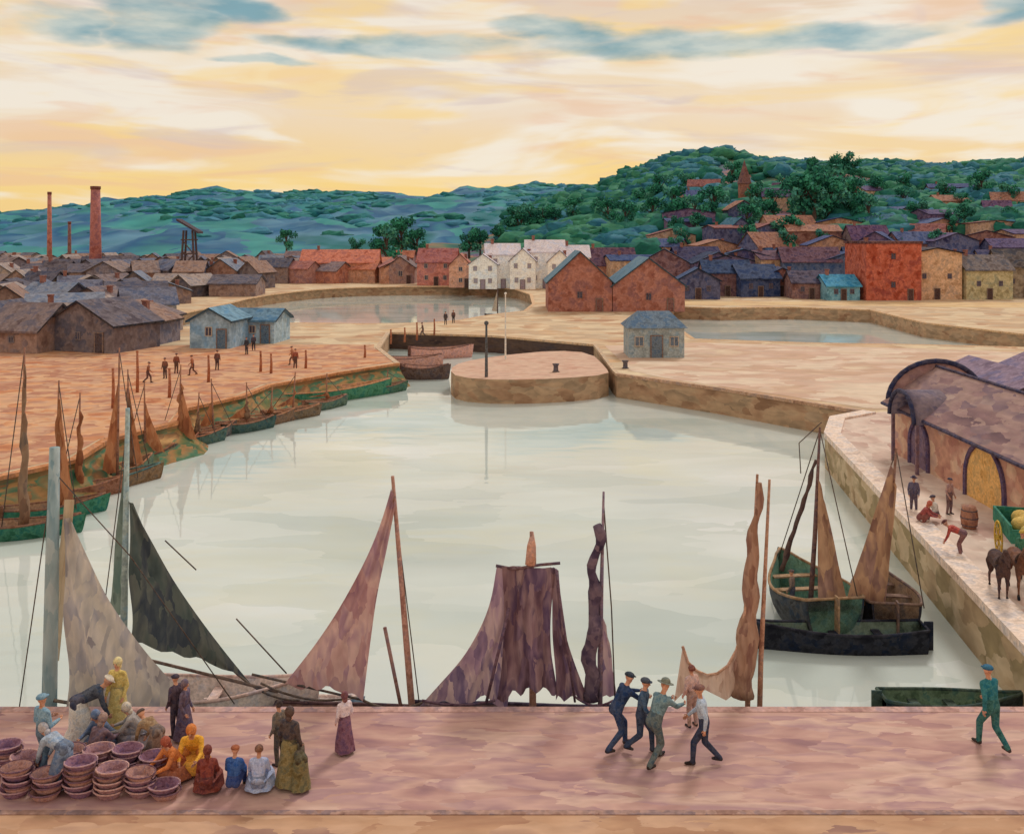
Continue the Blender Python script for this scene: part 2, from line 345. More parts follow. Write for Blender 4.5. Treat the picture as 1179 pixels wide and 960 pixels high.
# pier: low irregular wedge beside the lane
pier=chaikin([(-4.6,80.4),(-1,78.8),(4,79.6),(8.35,82.0),(8.5,86),(8.0,97),(4.5,99),(-1,95),(-4.8,90),(-5.6,85)],1)
pm_=sheet([pier],.0)
n=len(pier)
wallm=mat('quay_stone',[(142,108,84),(176,140,112),(192,160,130),(154,130,106),(184,156,130)],(.35,.35,.8),fine=3,mod=.12,dab=.5,dabs=2.2)
pm_.add([(x,y,0) for x,y in pier]+[(x,y-.1,-4) for x,y in pier],[(i,(i+1)%n,n+(i+1)%n,n+i) for i in range(n)],1)
struct('pier',pm_.mesh('pier',[mat('pier_top',[(196,150,130),(212,178,156),(200,160,142)],(.3,.4,.3),**DB),wallm]))
def wall(pts,name,label,wm,cop=(190,160,130),h=4.,cw=.45,ch=.14):
    m=M();v=[];f=[]
    loc=Vector((pts[0][0],pts[0][1],0))
    for x,y in pts: v+= [(x-loc.x,y-loc.y,0),(x-loc.x,y-loc.y,-h)]
    for i in range(len(pts)-1): f.append((2*i,2*i+1,2*i+3,2*i+2))
    m.add(v,f);o=thing(name,label,'wall',loc);ob('wall',m.mesh('wall',wm),o)
    m=M()
    for i in range(len(pts)-1):
        a=Vector((*pts[i],0))-loc;b=Vector((*pts[i+1],0))-loc;d=(b-a).normalized();nrm=Vector((d.y,-d.x,0))
        q=[a-nrm*.06,b-nrm*.06,b+nrm*cw,a+nrm*cw]
        m.add([(p.x,p.y,-.18) for p in q]+[(p.x,p.y,ch+.002*(i%7)) for p in q],[(4,5,6,7),(0,1,5,4),(1,2,6,5),(2,3,7,6),(3,0,4,7)])
    ob('coping',m.mesh('coping',pm(cop,1.2)),o)
wq=mat('wall_near',[(84,66,58),(116,90,76),(96,80,62)],(.6,.6,2))
wr=mat('wall_right',[(156,130,102),(188,162,130),(204,182,152),(148,130,98),(170,150,114)],(.35,.35,.7),fine=3,mod=.12,dab=.5,dabs=2.2)
wg=mat('wall_green',[(70,92,70),(122,108,70),(156,112,76),(96,112,84),(130,92,66)],(.3,.3,.9),fine=3)
wd=mat('wall_painted_shade',[(60,48,50),(96,76,66),(76,66,70)],(.3,.3,1))  # shade on the wall behind the pier is painted into this dark stone
wall(basin[0:2],'quay_wall','long stone quay wall above the moored boats',wq,(178,138,130),ch=.022,cw=.2)
wall(basin[1:5],'quay_wall','pale battered stone wall of the side quay',wr,(220,196,180),cw=.9)
wall(basin[4:7],'quay_wall','ochre stone wall below the lane',wallm,(176,138,112),ch=.06,cw=.3)
wall(basin[6:9],'quay_wall','narrow lock wall of ochre stone',wallm,ch=.05,cw=.3)
wall(basin[8:11],'quay_wall','wall painted in shadow tones behind the pier',wd,(196,160,124),ch=.05)
wall(basin[10:13],'quay_wall','lock entrance wall of brown stone',wallm,ch=.05)
wall(basin[12:],'quay_wall','green stained wall of the boat quay',wg,(190,126,82),ch=.03)
wall(river+river[:1],'river_wall','low brown bank wall along the river',wallm,(206,166,126),cw=.5,ch=.02)
wall(chan+chan[:1],'river_wall','ochre bank wall along the canal',wallm,(196,156,116),cw=.5,ch=.02)
# weed bank below the left quay
bl=basin[12:23];m=M();v=[];f=[];P_=[]
for i in range(len(bl)-1):
    a=Vector((*bl[i],0));b=Vector((*bl[i+1],0));k=max(2,int((b-a).length/1.0))
    for q in range(k): P_.append(a.lerp(b,q/k))
P_.append(Vector((*bl[-1],0)))
nr=5
for i,p in enumerate(P_):
    d=(P_[min(i+2,len(P_)-1)]-P_[max(i-2,0)]).normalized();nn=Vector((-d.y,d.x,0))
    wd_=1.9+1.3*noise.noise(Vector((i*.22,0,5)))+.6*noise.noise(Vector((i*.7,0,2)))
    if p.y<50: wd_*=.6
    for j in range(nr+1):
        t=j/nr;q=p+nn*(wd_*t-.05);v.append((q.x,q.y,-.35-1.95*t**.8+.12*noise.noise(Vector((i*.6,j*1.1,0)))))
for i in range(len(P_)-1):
    for j in range(nr): a=i*(nr+1)+j;f.append((a,a+1,a+nr+2,a+nr+1))
struct('bank',m.add(v,f).mesh('bank',mat('weed_bank',[(54,98,76),(104,112,70),(168,124,80),(70,118,92),(138,98,66),(196,154,104)],(.3,.3,.8),fine=4,mod=.2),True))
# water
def water_mat():
    m=mat('harbour_water',[(184,196,192),(198,208,204),(208,216,212),(222,228,228)],(.06,.14,1),rough=.035,bump=0,spec=.5,mod=.025,fine=3,dab=.35,dabs=2.5,warp=1.2)
    nt=m.node_tree;N=nt.nodes;b=N['Principled BSDF']
    b.inputs['IOR'].default_value=1.42
    g=N.new('ShaderNodeNewGeometry');mp=N.new('ShaderNodeMapping');mp.inputs['Scale'].default_value=(.3,.8,1)
    nt.links.new(g.outputs['Position'],mp.inputs[0]);n=N.new('ShaderNodeTexNoise');n.inputs['Scale'].default_value=1.0;n.inputs['Detail'].default_value=1;n.inputs['Distortion'].default_value=.3
    nt.links.new(mp.outputs[0],n.inputs['Vector']);bp=N.new('ShaderNodeBump');bp.inputs['Strength'].default_value=.07;bp.inputs['Distance'].default_value=.12
    nt.links.new(n.outputs[0],bp.inputs['Height']);nt.links.new(bp.outputs[0],b.inputs['Normal'])
    return m
m=M();m.add([(-500,20,WZ),(200,20,WZ),(200,240,WZ),(-500,240,WZ)],[(0,1,2,3)])
struct('water',m.mesh('water',water_mat()))
# ------------------------------------------------------------ hills
def interp(tab,x):
    if x<=tab[0][0]:return tab[0][1]
    for (a,b),(c,d) in zip(tab,tab[1:]):
        if x<=c:
            t=(x-a)/(c-a);t=t*t*(3-2*t);return b+(d-b)*t
    return tab[-1][1]
TL=[(-400,262),(0,258),(60,250),(120,240),(180,230),(270,221),(340,224),(400,224),(480,228),(560,218),(640,218),(700,218),(800,222),(1500,230)]
TR=[(540,272),(610,246),(680,222),(730,197),(780,182),(820,177),(860,188),(900,192),(950,198),(1000,194),(1060,197),(1120,193),(1200,190),(1500,200)]
def hz(tab,Yr,Y0,Y1,X,Y):
    px=CX+F*X/Yr;rz=H+(HY-interp(tab,px))*Yr/F
    if Y<Y0:return -.8
    t=(Y-Y0)/(Yr-Y0) if Y<Yr else max(0,1-(Y-Yr)/(Y1-Yr))
    t=t**.9 if Y<Yr else t*t*(3-2*t)
    n=noise.noise(Vector((X*.02,Y*.02,3)))*5+noise.noise(Vector((X*.07,Y*.07,1)))*1.5
    return max(-.8,rz*t+n*min(1,t*3)-.8)
hL=lambda X,Y:hz(TL,900,430,1500,X,Y)
hR=lambda X,Y:hz(TR,560,236,900,X,Y)
def hill(fn,x0,x1,y0,y1,nx,ny,mt,nm,rough=0):
    v=[];f=[]
    for j in range(ny+1):
        for i in range(nx+1):
            X=x0+(x1-x0)*i/nx;Y=y0+(y1-y0)*j/ny;z=fn(X,Y)
            if rough and z>1: z+=rough*(.5+noise.fractal(Vector((X*.035,Y*.035,7)),1,2,3))*min(1,z/8)
            v.append((X,Y,z))
    for j in range(ny):
        for i in range(nx):
            a=j*(nx+1)+i;f.append((a,a+1,a+nx+2,a+nx+1))
    struct(nm,M().add(v,f).mesh(nm,mt,True))
ml=mat('hill_hazed_blue_green',[(10,74,100),(28,116,126),(66,146,146),(34,90,134),(86,134,162),(20,104,108),(44,122,126)],(.014,.006,.05),fine=3,bump=0,mod=.16,dabs=2.4)  # distance haze is mixed into the base colour as teal and blue
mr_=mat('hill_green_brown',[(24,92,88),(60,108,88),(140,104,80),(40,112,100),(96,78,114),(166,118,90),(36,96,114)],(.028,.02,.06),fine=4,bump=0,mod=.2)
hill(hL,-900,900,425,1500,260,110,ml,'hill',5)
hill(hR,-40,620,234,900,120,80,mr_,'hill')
def hit(px,py):
    Y=200.
    while Y<1400:
        X=(px-CX)*Y/F;z=H-(py-HY)*Y/F
        g=max(0,hR(X,Y) if X>-38 else 0,hL(X,Y) if Y>430 else 0)
        if z<=g:return Vector((X,Y,g))
        Y+=1.5
    return None
def wood(fn,pts,mats,nm,label,rmin,rmax,flat=.8):
    m=M();base=M().ell((0,0,0),1,0,11,7)
    for (X,Y) in pts:
        z=fn(X,Y);r=R.uniform(rmin,rmax);sd=R.random()*50;v=[]
        for p in base.v:
            q=Vector(p);k=1+.55*noise.noise(q*1.7+Vector((sd,0,0)))+.35*noise.noise(q*4+Vector((sd,0,0)))
            v.append((X+q.x*r*k*1.5,Y+q.y*r*k,z+r*.25+q.z*r*k*flat))
        m.add(v,base.f,R.randrange(len(mats)))
    o=ob(nm,m.mesh(nm,mats,True));o['kind']='stuff';o['label']=label;o['category']='wood';return o
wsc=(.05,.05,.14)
woodm=[mat('wood_hazed_a',[(10,74,96),(32,112,122),(58,136,136),(24,86,110)],wsc,bump=0,mod=.2),mat('wood_hazed_b',[(20,84,120),(54,128,148),(72,132,162),(32,108,124)],wsc,bump=0,mod=.2),mat('wood_hazed_c',[(16,90,88),(48,126,112),(28,102,108)],wsc,bump=0,mod=.2)]  # ridge foliage carries painted-in distance haze, hence the blue tones
pts=[]
for i in range(2600):
    t=R.random()**.5;Y=470+440*t;X=R.uniform(-620,330)
    if noise.noise(Vector((X*.008,Y*.015,9)))>-.05: pts.append((X,Y))
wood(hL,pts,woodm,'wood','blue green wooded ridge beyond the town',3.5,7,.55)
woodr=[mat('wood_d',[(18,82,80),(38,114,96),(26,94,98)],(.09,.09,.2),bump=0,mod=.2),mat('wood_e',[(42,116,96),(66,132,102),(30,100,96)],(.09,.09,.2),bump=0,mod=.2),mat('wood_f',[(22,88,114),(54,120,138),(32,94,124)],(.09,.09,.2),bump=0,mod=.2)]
pts=[]
for i in range(3000):
    Y=R.uniform(262,580);X=R.uniform(0,340)
    px=CX+F*X/Y
    if px<735 and Y>330 or Y>505+20*noise.noise(Vector((X*.03,0,0))) or noise.noise(Vector((X*.02,Y*.02,19)))>-.06 and Y>285: pts.append((X,Y))
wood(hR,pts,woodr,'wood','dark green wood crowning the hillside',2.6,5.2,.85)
# ------------------------------------------------------------ trees
def tree_meshes(seed,h,cw):
    r=random.Random(seed);t=M()
    t.tube([(0,0,-.5),(.05,0,h*.25),(-.05,.05,h*.5),(0,0,h*.8)],[h*.045,h*.035,h*.025,h*.008],7)
    cl=[]
    for k in range(11):
        a=r.uniform(0,6.28);z=h*r.uniform(.3,.92);rr=cw*r.uniform(.15,.75)*(1.15-abs(z/h-.6))
        c=Vector((math.cos(a)*rr,math.sin(a)*rr,z));cl.append(c)
        t.tube([(0,0,z*.6),c*.5+Vector((0,0,z*.38)),c],[h*.018,h*.012,h*.005],5)
    m=M()
    for k,c in enumerate(cl):
        cr=cw*r.uniform(.28,.45);mi=k%3
        for q in range(110):
            d=Vector((r.gauss(0,1),r.gauss(0,1),r.gauss(0,.8))).normalized()*cr*r.uniform(.55,1.05)
            p=c+d;s=h*r.uniform(.025,.05);u=Vector((r.gauss(0,1),r.gauss(0,1),r.gauss(0,1))).normalized();w=u.cross(d).normalized() if u.cross(d).length>.01 else Vector((1,0,0))
            m.add([p-u*s,p+w*s*.7,p+u*s,p-w*s*.7],[(0,1,2,3)],mi if r.random()<.85 else (mi+1)%3)
    return t,m
leaf=[mat('leaf_dark',[(28,96,84),(44,116,100)],(.5,.5,.5),bump=0),mat('leaf_mid',[(48,134,106),(66,148,118)],(.5,.5,.5),bump=0),mat('leaf_light',[(92,160,118),(66,142,146)],(.5,.5,.5),bump=0)]
bark=pm((80,62,54))
TV=[]
for s in range(4):
    t,m=tree_meshes(s+3,8.5+s,3.6+.4*s);TV.append((t.mesh('trunk',bark),m.mesh('crown',leaf)))
def tree(p,s=1.,group='trees among the houses'):
    a,b=TV[R.randrange(4)]
    o=thing('tree','leafy dark green tree among the houses','tree',p,R.uniform(0,6),group,None,s)
    ob('trunk',a,o);ob('crown',b,o)
for (x,y,s) in [(445,305,1.3),(462,303,1.5),(480,303,1.1),(540,303,1.2),(553,303,1.1),(596,300,1.2),(612,298,1.3),(600,300,1.0),(640,296,1),(660,292,1.1),(575,302,1.0),(625,298,1.2),(455,300,1.2),(690,294,1.1),(330,302,.9),(410,303,.9)]:
    Y=F*H/(y-HY)*.85;Y=min(Y,380);p=W(x,y,Y);g=max(0,hR(p.x,Y));tree((p.x,Y,g),s)
for (x,y,s) in [(752,262,1.1),(775,258,1.3),(800,262,1.0),(822,256,1.2),(876,262,1.1),(890,255,1.0),(925,262,1.6),(938,262,1.7),(955,262,1.6),(970,262,1.5),(945,256,1.8),(760,236,1.2),(790,226,1.2),(843,218,1.1),(905,230,1.1),(1010,232,1.2),(1040,226,1.1),(1090,240,1.2),(1130,232,1.2),(1165,244,1.2),(720,270,1.1),(700,262,1.),(735,246,1.2),(972,205,1.5),(982,208,1.4),(962,206,1.3),(935,200,1.),(860,272,1.),(1000,268,1.1),(1060,262,1.),(1110,268,1.),(780,278,.9),(910,284,.9),(985,245,1.2),(870,240,1.1)]:
    p=hit(x,y)
    if p: tree(p,s)
# ------------------------------------------------------------ houses
WC={}
def win_mesh(w,h,glass,fr=(176,158,142)):
    k=(round(w,1),round(h,1),glass,fr)
    if k not in WC:
        m=M();t=.08
        m.box(-w/2,-.05,0,w/2,.05,t);m.box(-w/2,-.05,h-t,w/2,.05,h);m.box(-w/2,-.05,t,-w/2+t,.05,h-t);m.box(w/2-t,-.05,t,w/2,.05,h-t);m.box(-.03,-.04,t,.03,.04,h-t)
        m.box(-w/2+t,-.02,t,-.03,.02,h-t,1);m.box(.03,-.02,t,w/2-t,.02,h-t,1)
        WC[k]=m.mesh('window',[pm(fr),pm(glass)])
    return WC[k]
def door_mesh(w,h,c):
    k=('d',w,round(h,1),c)
    if k not in WC:
        m=M();m.box(-w/2,-.05,0,w/2,.05,h);m.box(-w/2-.12,-.07,0,-w/2,.04,h+.12,1);m.box(w/2,-.07,0,w/2+.12,.04,h+.12,1);m.box(-w/2,-.07,h,w/2,.04,h+.12,1)
        WC[k]=m.mesh('door',[pm(c),pm((120,98,88))])
    return WC[k]
def house(x,y,w,d,eave,ridge,rz,wc,rc,label,axis='x',nw=(2,1),door=(70,48,44),chim=1,zb=0.,group=None,name='house',glass=(70,66,80),cat='house',flat=False,v=26,fr=(176,158,142),ws=1.):
    o=thing(name,label,cat,(x,y,zb),rz,group)
    m=M();hw=w/2;hd=d/2;b=-3. if zb>0 else 0.
    if flat: m.box(-hw,-hd,b,hw,hd,eave)
    elif axis=='x':
        vv=[(s*hw,t*hd,z) for s in(-1,1) for t in(-1,1) for z in(b,eave)]+[(-hw,0,ridge),(hw,0,ridge)]
        m.add(vv,[(0,4,5,1),(2,3,7,6),(0,1,8,3,2),(4,6,7,9,5),(1,5,9,8),(3,8,9,7)])
    else:
        vv=[(s*hw,t*hd,z) for s in(-1,1) for t in(-1,1) for z in(b,eave)]+[(0,-hd,ridge),(0,hd,ridge)]
        m.add(vv,[(0,4,5,8,1),(2,3,9,7,6),(0,1,3,2),(4,6,7,5),(1,8,9,3),(5,7,9,8)])
    ob('wall',m.mesh('wall',pm(wc,.5,v)),o)
    m=M();ov=.35;th=.22
    if flat:
        m.box(-hw-.2,-hd-.2,eave+.003,hw+.2,hd+.2,eave+.45)
    else:
        span,ln=(hd,hw) if axis=='x' else (hw,hd)
        sl=(ridge-eave)/span;e=eave-sl*ov
        pr=[(-span-ov,e+th),(0,ridge+th+.004),(span+ov,e+th),(span+ov,e+.004),(0,ridge+.004),(-span-ov,e+.004)]
        vv=[]
        for q in(-ln-ov,ln+ov):
            for a,z in pr: vv.append((q,a,z) if axis=='x' else (a,q,z))
        m.add(vv,[(0,1,4,5),(1,2,3,4),(6,11,10,7),(7,10,9,8),(0,6,7,1),(1,7,8,2),(2,8,9,3),(3,9,10,4),(4,10,11,5),(5,11,6,0)])
    dkr=pm(tuple(int(q*.5) for q in rc),1)
    me=m.mesh('roof',[pm(rc,.6,v),dkr])
    if not flat:   # dark weathered barge boards and eaves edges
        for i in(0,1,2,3,6): me.polygons[i].material_index=1
    rf=ob('roof',me,o)
    for k in range(chim):
        m=M();cx=(-.3+.6*k)*w if axis=='x' else .22*w;cz=ridge-(0 if axis=='x' else (ridge-eave)*.45) if not flat else eave
        m.box(cx-.3,-.3,cz-.6,cx+.3,.3,cz+1.0);m.box(cx-.37,-.37,cz+1.0,cx+.37,.37,cz+1.15)
        ob('chimney',m.mesh('chimney',pm((140,90,78),1)),rf)
    cols,rows=nw
    for r in range(rows):
        for c in range(cols):
            ww=min(1.1,w/(cols+1)*.55)*ws;hh=min(1.4,eave/rows*.5)*ws
            ob('window',win_mesh(ww,hh,glass,fr),o,(-hw+w*(c+.5)/cols+R.uniform(-.15,.15),-hd-.055,eave*(r+.42)/rows+.15 if rows>1 else eave*.45))
    if door: ob('door',door_mesh(.9,min(2.0,eave*.42 if rows>1 else 2.0),door),o,(0 if cols%2==0 else w*.5/max(1,cols)*.6 ,-hd-.06,0))
    return o
tw=[(104,92,96),(124,102,98),(92,86,104),(138,112,104),(114,104,114),(134,98,86),(88,78,84),(150,134,128)]
tr_=[(88,78,86),(112,94,94),(126,104,98),(94,94,112),(78,72,84),(132,102,90),(110,114,130),(146,128,122)]
gt='crowded town houses with gabled roofs'
for D in [99,107,116,126,138,152,168,188,212,238,266,298,335]:
    lim=175 if D<112 else (150 if D<125 else (165 if D<160 else (232 if D<180 else (268 if D<200 else (300 if D<226 else 470)))))
    xmin=(-45-CX)*D/F;xmax=(lim-CX)*D/F
    X=xmin+R.uniform(0,5)
    while X<xmax-3:
        w=R.uniform(4.6,9.0);c=R.choice(tw);rc=R.choice(tr_);ax=R.choice('xyy')
        e=R.uniform(1.8,3.0)+(1.2 if D>200 else 0);r=e+R.uniform(1.4,2.4)
        if D>225 and X>(330-CX)*D/F: c=R.choice([(170,108,88),(182,132,108),(160,112,104),(150,130,120)]);rc=R.choice([(180,106,80),(150,92,84),(120,98,100)])
        house(X+w/2,D+R.uniform(-2.5,2.5),w,R.uniform(5,9),e,r,R.uniform(-.5,.5),c,rc,'grey brown gabled house packed into the town','x' if ax=='x' else 'y',(1 if D<150 else 0,1),door=(74,60,62) if R.random()<.3 and D<150 else None,chim=R.choice([0,0,1]),group=gt,fr=(120,108,108),ws=.6)
        X+=w+R.uniform(-1.0,.6)
p=G(243,402);house(p.x,p.y+3,4.4,5,2.9,4.1,-.12,(138,166,190),(96,132,156),'pale blue wooden shed on the quay','y',(1,1),(84,104,124),0,name='shed',cat='shed',ws=.7)
p=G(292,396);house(p.x,p.y+3,5.0,5,2.5,3.5,-.12,(150,174,192),(84,116,140),'light blue low shed with slate roof','x',(1,1),(84,104,124),0,name='shed',cat='shed',ws=.7)
p=G(388,326);house(p.x,p.y+6,19,9,5,8,.05,(200,132,100),(186,106,84),'long orange brick warehouse with red roof','x',(4,1),chim=1,name='warehouse',cat='warehouse',ws=.8)
p=G(460,327);house(p.x,p.y+5,7,8,4,6.5,.0,(150,116,108),(110,90,90),'small grey brown house by the river','y',(1,1))
p=G(503,329);house(p.x,p.y+5,9,9,5.5,8.5,-.05,(190,120,108),(150,84,80),'red brick house with pink wall by the river','x',(2,2),ws=.8)
p=G(530,331);house(p.x,p.y+3,5,8,5,7.5,0,(206,150,124),(170,104,88),'narrow rose house by the river','y',(1,2),ws=.8)
for i,(x,w,e,r,dy,ax) in enumerate([(557,6.2,5.4,7.6,3.2,'y'),(578,7.5,7.6,9.8,6.1,'x'),(603,5.6,6.2,8.8,2.7,'y'),(628,8.5,8.2,10.6,5.4,'x'),(645,5.2,6.,8.4,2.2,'y'),(664,6.,7,9.4,6.9,'x')]):
    p=G(x,333);house(p.x,p.y+dy,w,6,e,r,R.uniform(-.1,.1),(244,238,234),(216,204,210),'white plastered gabled house near the water',ax,(2,2),(150,130,140),1,group='white gabled houses',glass=(150,140,156),v=12,ws=.8)
for x,w,e,r,l in [(668,9.9,4.6,9.2,'brown brick warehouse with tall gable and slate roof'),(747,11.2,4.0,8.2,'brown brick warehouse with wide gable and blue slate roof')]:
    p=G(x,359)
    house(p.x,p.y+6,w,12,e,r,0,(158,100,86),(84,112,130),l,'y',(1,1),(120,76,68),0,name='warehouse',cat='warehouse',group='twin brick warehouses',ws=.8,fr=(130,90,80))
# lock hut
p=G(756,412);kx,ky=p.x,p.y
o=thing('lock_hut','blue grey lock keeper hut with hipped roof','hut',(kx,ky+2.2,0))
m=M();m.box(-2.7,-2.2,0,2.7,2.2,2.9);ob('wall',m.mesh('wall',pm((150,160,164),1)),o)
m=M();m.add([(-3,-2.5,2.9),(3,-2.5,2.9),(3,2.5,2.9),(-3,2.5,2.9),(-1.6,0,4.4),(1.6,0,4.4)],[(0,1,5,4),(1,2,5),(2,3,4,5),(3,0,4),(3,2,1,0)])
m.v=[(a,b,c+.004) for a,b,c in m.v];ob('roof',m.mesh('roof',pm((90,106,124),1)),o)
ob('door',door_mesh(1.,2.1,(96,108,122)),o,(0,-2.26,0));ob('window',win_mesh(.9,1,(96,106,120)),o,(-1.7,-2.26,1.1));ob('window',win_mesh(.9,1,(96,106,120)),o,(1.7,-2.26,1.1))
# waterfront right
wf=[(808,8,3.4,5.6,(70,72,104),(34,56,96)),(842,9,4.6,6.8,(104,72,76),(28,46,82)),(876,8,3.6,6,(52,62,98),(40,54,88)),(908,8,3.4,5.4,(126,78,70),(46,44,78)),(940,7,3,5,(120,86,84),(64,54,74)),(972,6,2.6,4.4,(96,146,168),(50,124,160)),(1088,9.2,8.5,9.4,(190,152,122),(54,40,48)),(1140,9,5.5,8,(164,152,118),(96,84,84)),(1190,10,6,9,(136,120,104),(76,66,66))]
for i,(x,w,e,r,c,rc) in enumerate(wf):
    p=G(x,347-R.uniform(0,5));house(p.x,p.y+4+R.uniform(0,3),w,7,e,r,R.uniform(-.2,.2),c,rc,'dark slate roofed waterfront building','x' if i%3 else 'y',(2,1),chim=i%2,group='waterfront buildings',fr=(110,90,96),ws=.7,v=34)
p=G(1028,346);house(p.x,p.y+5,10.2,10,10.3,10.3,.04,(164,76,56),(84,48,48),'tall flat roofed red brick block by the canal','x',(1,2),(80,52,48),1,flat=True,name='building',cat='building',v=36,fr=(110,60,52),ws=.8)
for x,y in [(800,325),(835,318),(870,322),(905,316),(940,318),(975,315),(1010,305),(1075,300),(1120,308),(1165,302),(700,318),(735,312),(765,316),(820,303),(1050,312),(855,306),(890,302),(930,303)]:
    Y=F*H/(y-HY);Y=min(Y,235)+R.uniform(-5,5);p=W(x,y,Y);w=R.uniform(10,17)
    house(p.x,Y,w,8,R.uniform(4,6.5),R.uniform(6.5,9),R.uniform(-.3,.3),R.choice([(106,76,84),(76,66,100),(146,96,80),(60,74,108),(166,134,110)]),R.choice([(34,52,96),(50,44,76),(84,54,70),(30,64,104),(26,38,70)]),'dark roofed house behind the waterfront',R.choice('xxy'),(0,1),None,group='houses behind the waterfront',fr=(110,90,96),v=34)
hw_=[(136,90,80),(168,120,96),(104,80,110),(176,140,118),(112,92,96),(84,84,120)];hr_=[(84,54,84),(120,66,62),(46,56,104),(140,92,74),(70,54,92),(40,84,108),(60,70,110)]
cnt=0
for row,yy in enumerate([297,285,272,258,244,229]):
    x=755+row*8+R.uniform(0,20)
    while x<1185:
        p=hit(x,yy+R.uniform(-5,5))
        if p and p.z>0 and not(915<x<980 and 225<yy<262):
            w=R.uniform(8,18);house(p.x,p.y,w,8,R.uniform(2.6,4.6),R.uniform(5,7),R.uniform(-.6,.6),R.choice(hw_),R.choice(hr_),'reddish brown house on the wooded hillside',R.choice('xxy'),(0,1),None,chim=R.choice([0,0,1]),zb=p.z,group='houses on the hillside',v=36,fr=(120,92,90));cnt+=1
            if R.random()<.4:
                q=hit(x+R.uniform(14,24),yy+R.uniform(-2,6))
                if q:tree(q,R.uniform(.6,.9))
        x+=R.uniform(32,74)+(24 if yy<250 else 0)
p=hit(857,240)
o=thing('church_tower','slim reddish tower with pointed spire','tower',p)
m=M();m.box(-1.9,-1.9,-2,1.9,1.9,9);ob('wall',m.mesh('wall',pm((150,96,80),.7)),o)
m=M();m.add([(-2.2,-2.2,9.01),(2.2,-2.2,9.01),(2.2,2.2,9.01),(-2.2,2.2,9.01),(0,0,18)],[(0,1,4),(1,2,4),(2,3,4),(3,0,4),(3,2,1,0)]);ob('spire',m.mesh('spire',pm((116,76,72),.7)),o)
def stack(px,yb,yt,Y,wpx,label,c):
    a=W(px,yb,Y);b=W(px,yt,Y);h=b.z;r=wpx/2*Y/F;o=thing('factory_chimney',label,'chimney',(a.x,Y,0))
    m=M();m.tube([(0,0,0),(0,0,h*.5),(0,0,h)],[r*1.2,r,r*.85],14);ob('shaft',m.mesh('shaft',pm(c,.5),True),o)
    m=M();m.tube([(0,0,h),(0,0,h+.8)],[r*.95,r*.95],14);ob('cap',m.mesh('cap',pm((110,60,52)),True),o)
    m=M();m.box(-r*1.6,-r*1.6,0,r*1.6,r*1.6,h*.12);ob('plinth',m.mesh('plinth',pm((120,84,74))),o)
stack(110,318,218,262,12,'tall thick red brick factory chimney',(160,96,92))
stack(57,300,224,300,5,'slender red factory chimney',(170,104,90))
stack(80,300,258,310,4,'short dark factory stack',(120,80,76))
p=W(218,300,240);o=thing('hoist_tower','dark timber hoist tower with slanting roof','tower',(p.x,240,0))
m=M()
for sx in(-1,1):
    for sy in(-1,1): m.tube([(sx*1.8,sy*1.4,0),(sx*1.1,sy*1.0,13)],.28,6)
for z in(3.5,7,10.5):
    m.box(-1.7,-1.4,z,1.7,-1.2,z+.3);m.box(-1.7,1.2,z,1.7,1.4,z+.3)
m.tube([(-1.6,-1.4,3.5),(1.6,-1.3,7)],.15,5);m.tube([(1.6,-1.3,7),(-1.3,-1.2,10.5)],.15,5)
ob('frame',m.mesh('frame',pm((80,62,62))),o)
m=M();m.add([(-2.6,-2,15.4),(2.8,-2,12.2),(2.8,2,12.2),(-2.6,2,15.4),(-2.6,-2,15.9),(2.8,-2,12.7),(2.8,2,12.7),(-2.6,2,15.9)],[(0,3,2,1),(4,5,6,7),(0,1,5,4),(1,2,6,5),(2,3,7,6),(3,0,4,7)])
ob('roof',m.mesh('roof',pm((66,52,60))),o)
# ------------------------------------------------------------ long shed on the side quay
SX0=21.0;Ls=25.5
o=thing('long_shed','long mauve brown shed with arched hoods and arched doorways','shed',(SX0,27,0),0)
m=M();m.add([(0,0,0),(5,0,0),(5,Ls,0),(0,Ls,0),(0,0,2.9),(5,0,2.9),(5,Ls,2.9),(0,Ls,2.9),(2.5,0,4.5),(2.5,Ls,4.5)],[(0,1,5,8,4),(3,7,9,6,2),(0,4,7,3),(1,2,6,5),(4,8,9,7),(5,6,9,8)])
ob('wall',m.mesh('wall',mat('shed_plaster',[(174,122,112),(204,156,136),(188,138,126),(220,186,162),(180,146,144)],(.5,.4,.5),mod=.12,dab=.5)),o)
m=M();sl=1.6/2.5;ov=.5
pr=[(-ov,2.9-sl*ov+.2),(2.5,4.7),(5.4,2.9-sl*.4+.2),(5.4,2.9-sl*.4+.01),(2.5,4.51),(-ov,2.9-sl*ov+.01)]
vv=[(a,q,z) for q in(-.4,Ls+.4) for a,z in pr]
m.add(vv,[(0,1,4,5),(1,2,3,4),(6,11,10,7),(7,10,9,8),(0,6,7,1),(1,7,8,2),(2,8,9,3),(3,9,10,4),(4,10,11,5),(5,11,6,0)],0)
m.tube([(-ov-.02,-.4,2.9-sl*ov+.1),(-ov-.02,Ls+.4,2.9-sl*ov+.1)],.09,6,1);m.tube([(2.5,-.4,4.72),(2.5,Ls+.4,4.72)],.09,6,1)
ob('roof',m.mesh('roof',[mat('shed_roof',[(110,84,92),(144,112,114),(168,138,132),(122,98,110),(176,150,142)],(.6,.25,.5),mod=.12,dab=.5),pm((64,54,74),2)]),o)
dk=mat('hood_slate',[(84,76,100),(116,104,122),(138,120,128),(96,88,112)],(.8,.8,.8))
rim=pm((50,46,68),2)
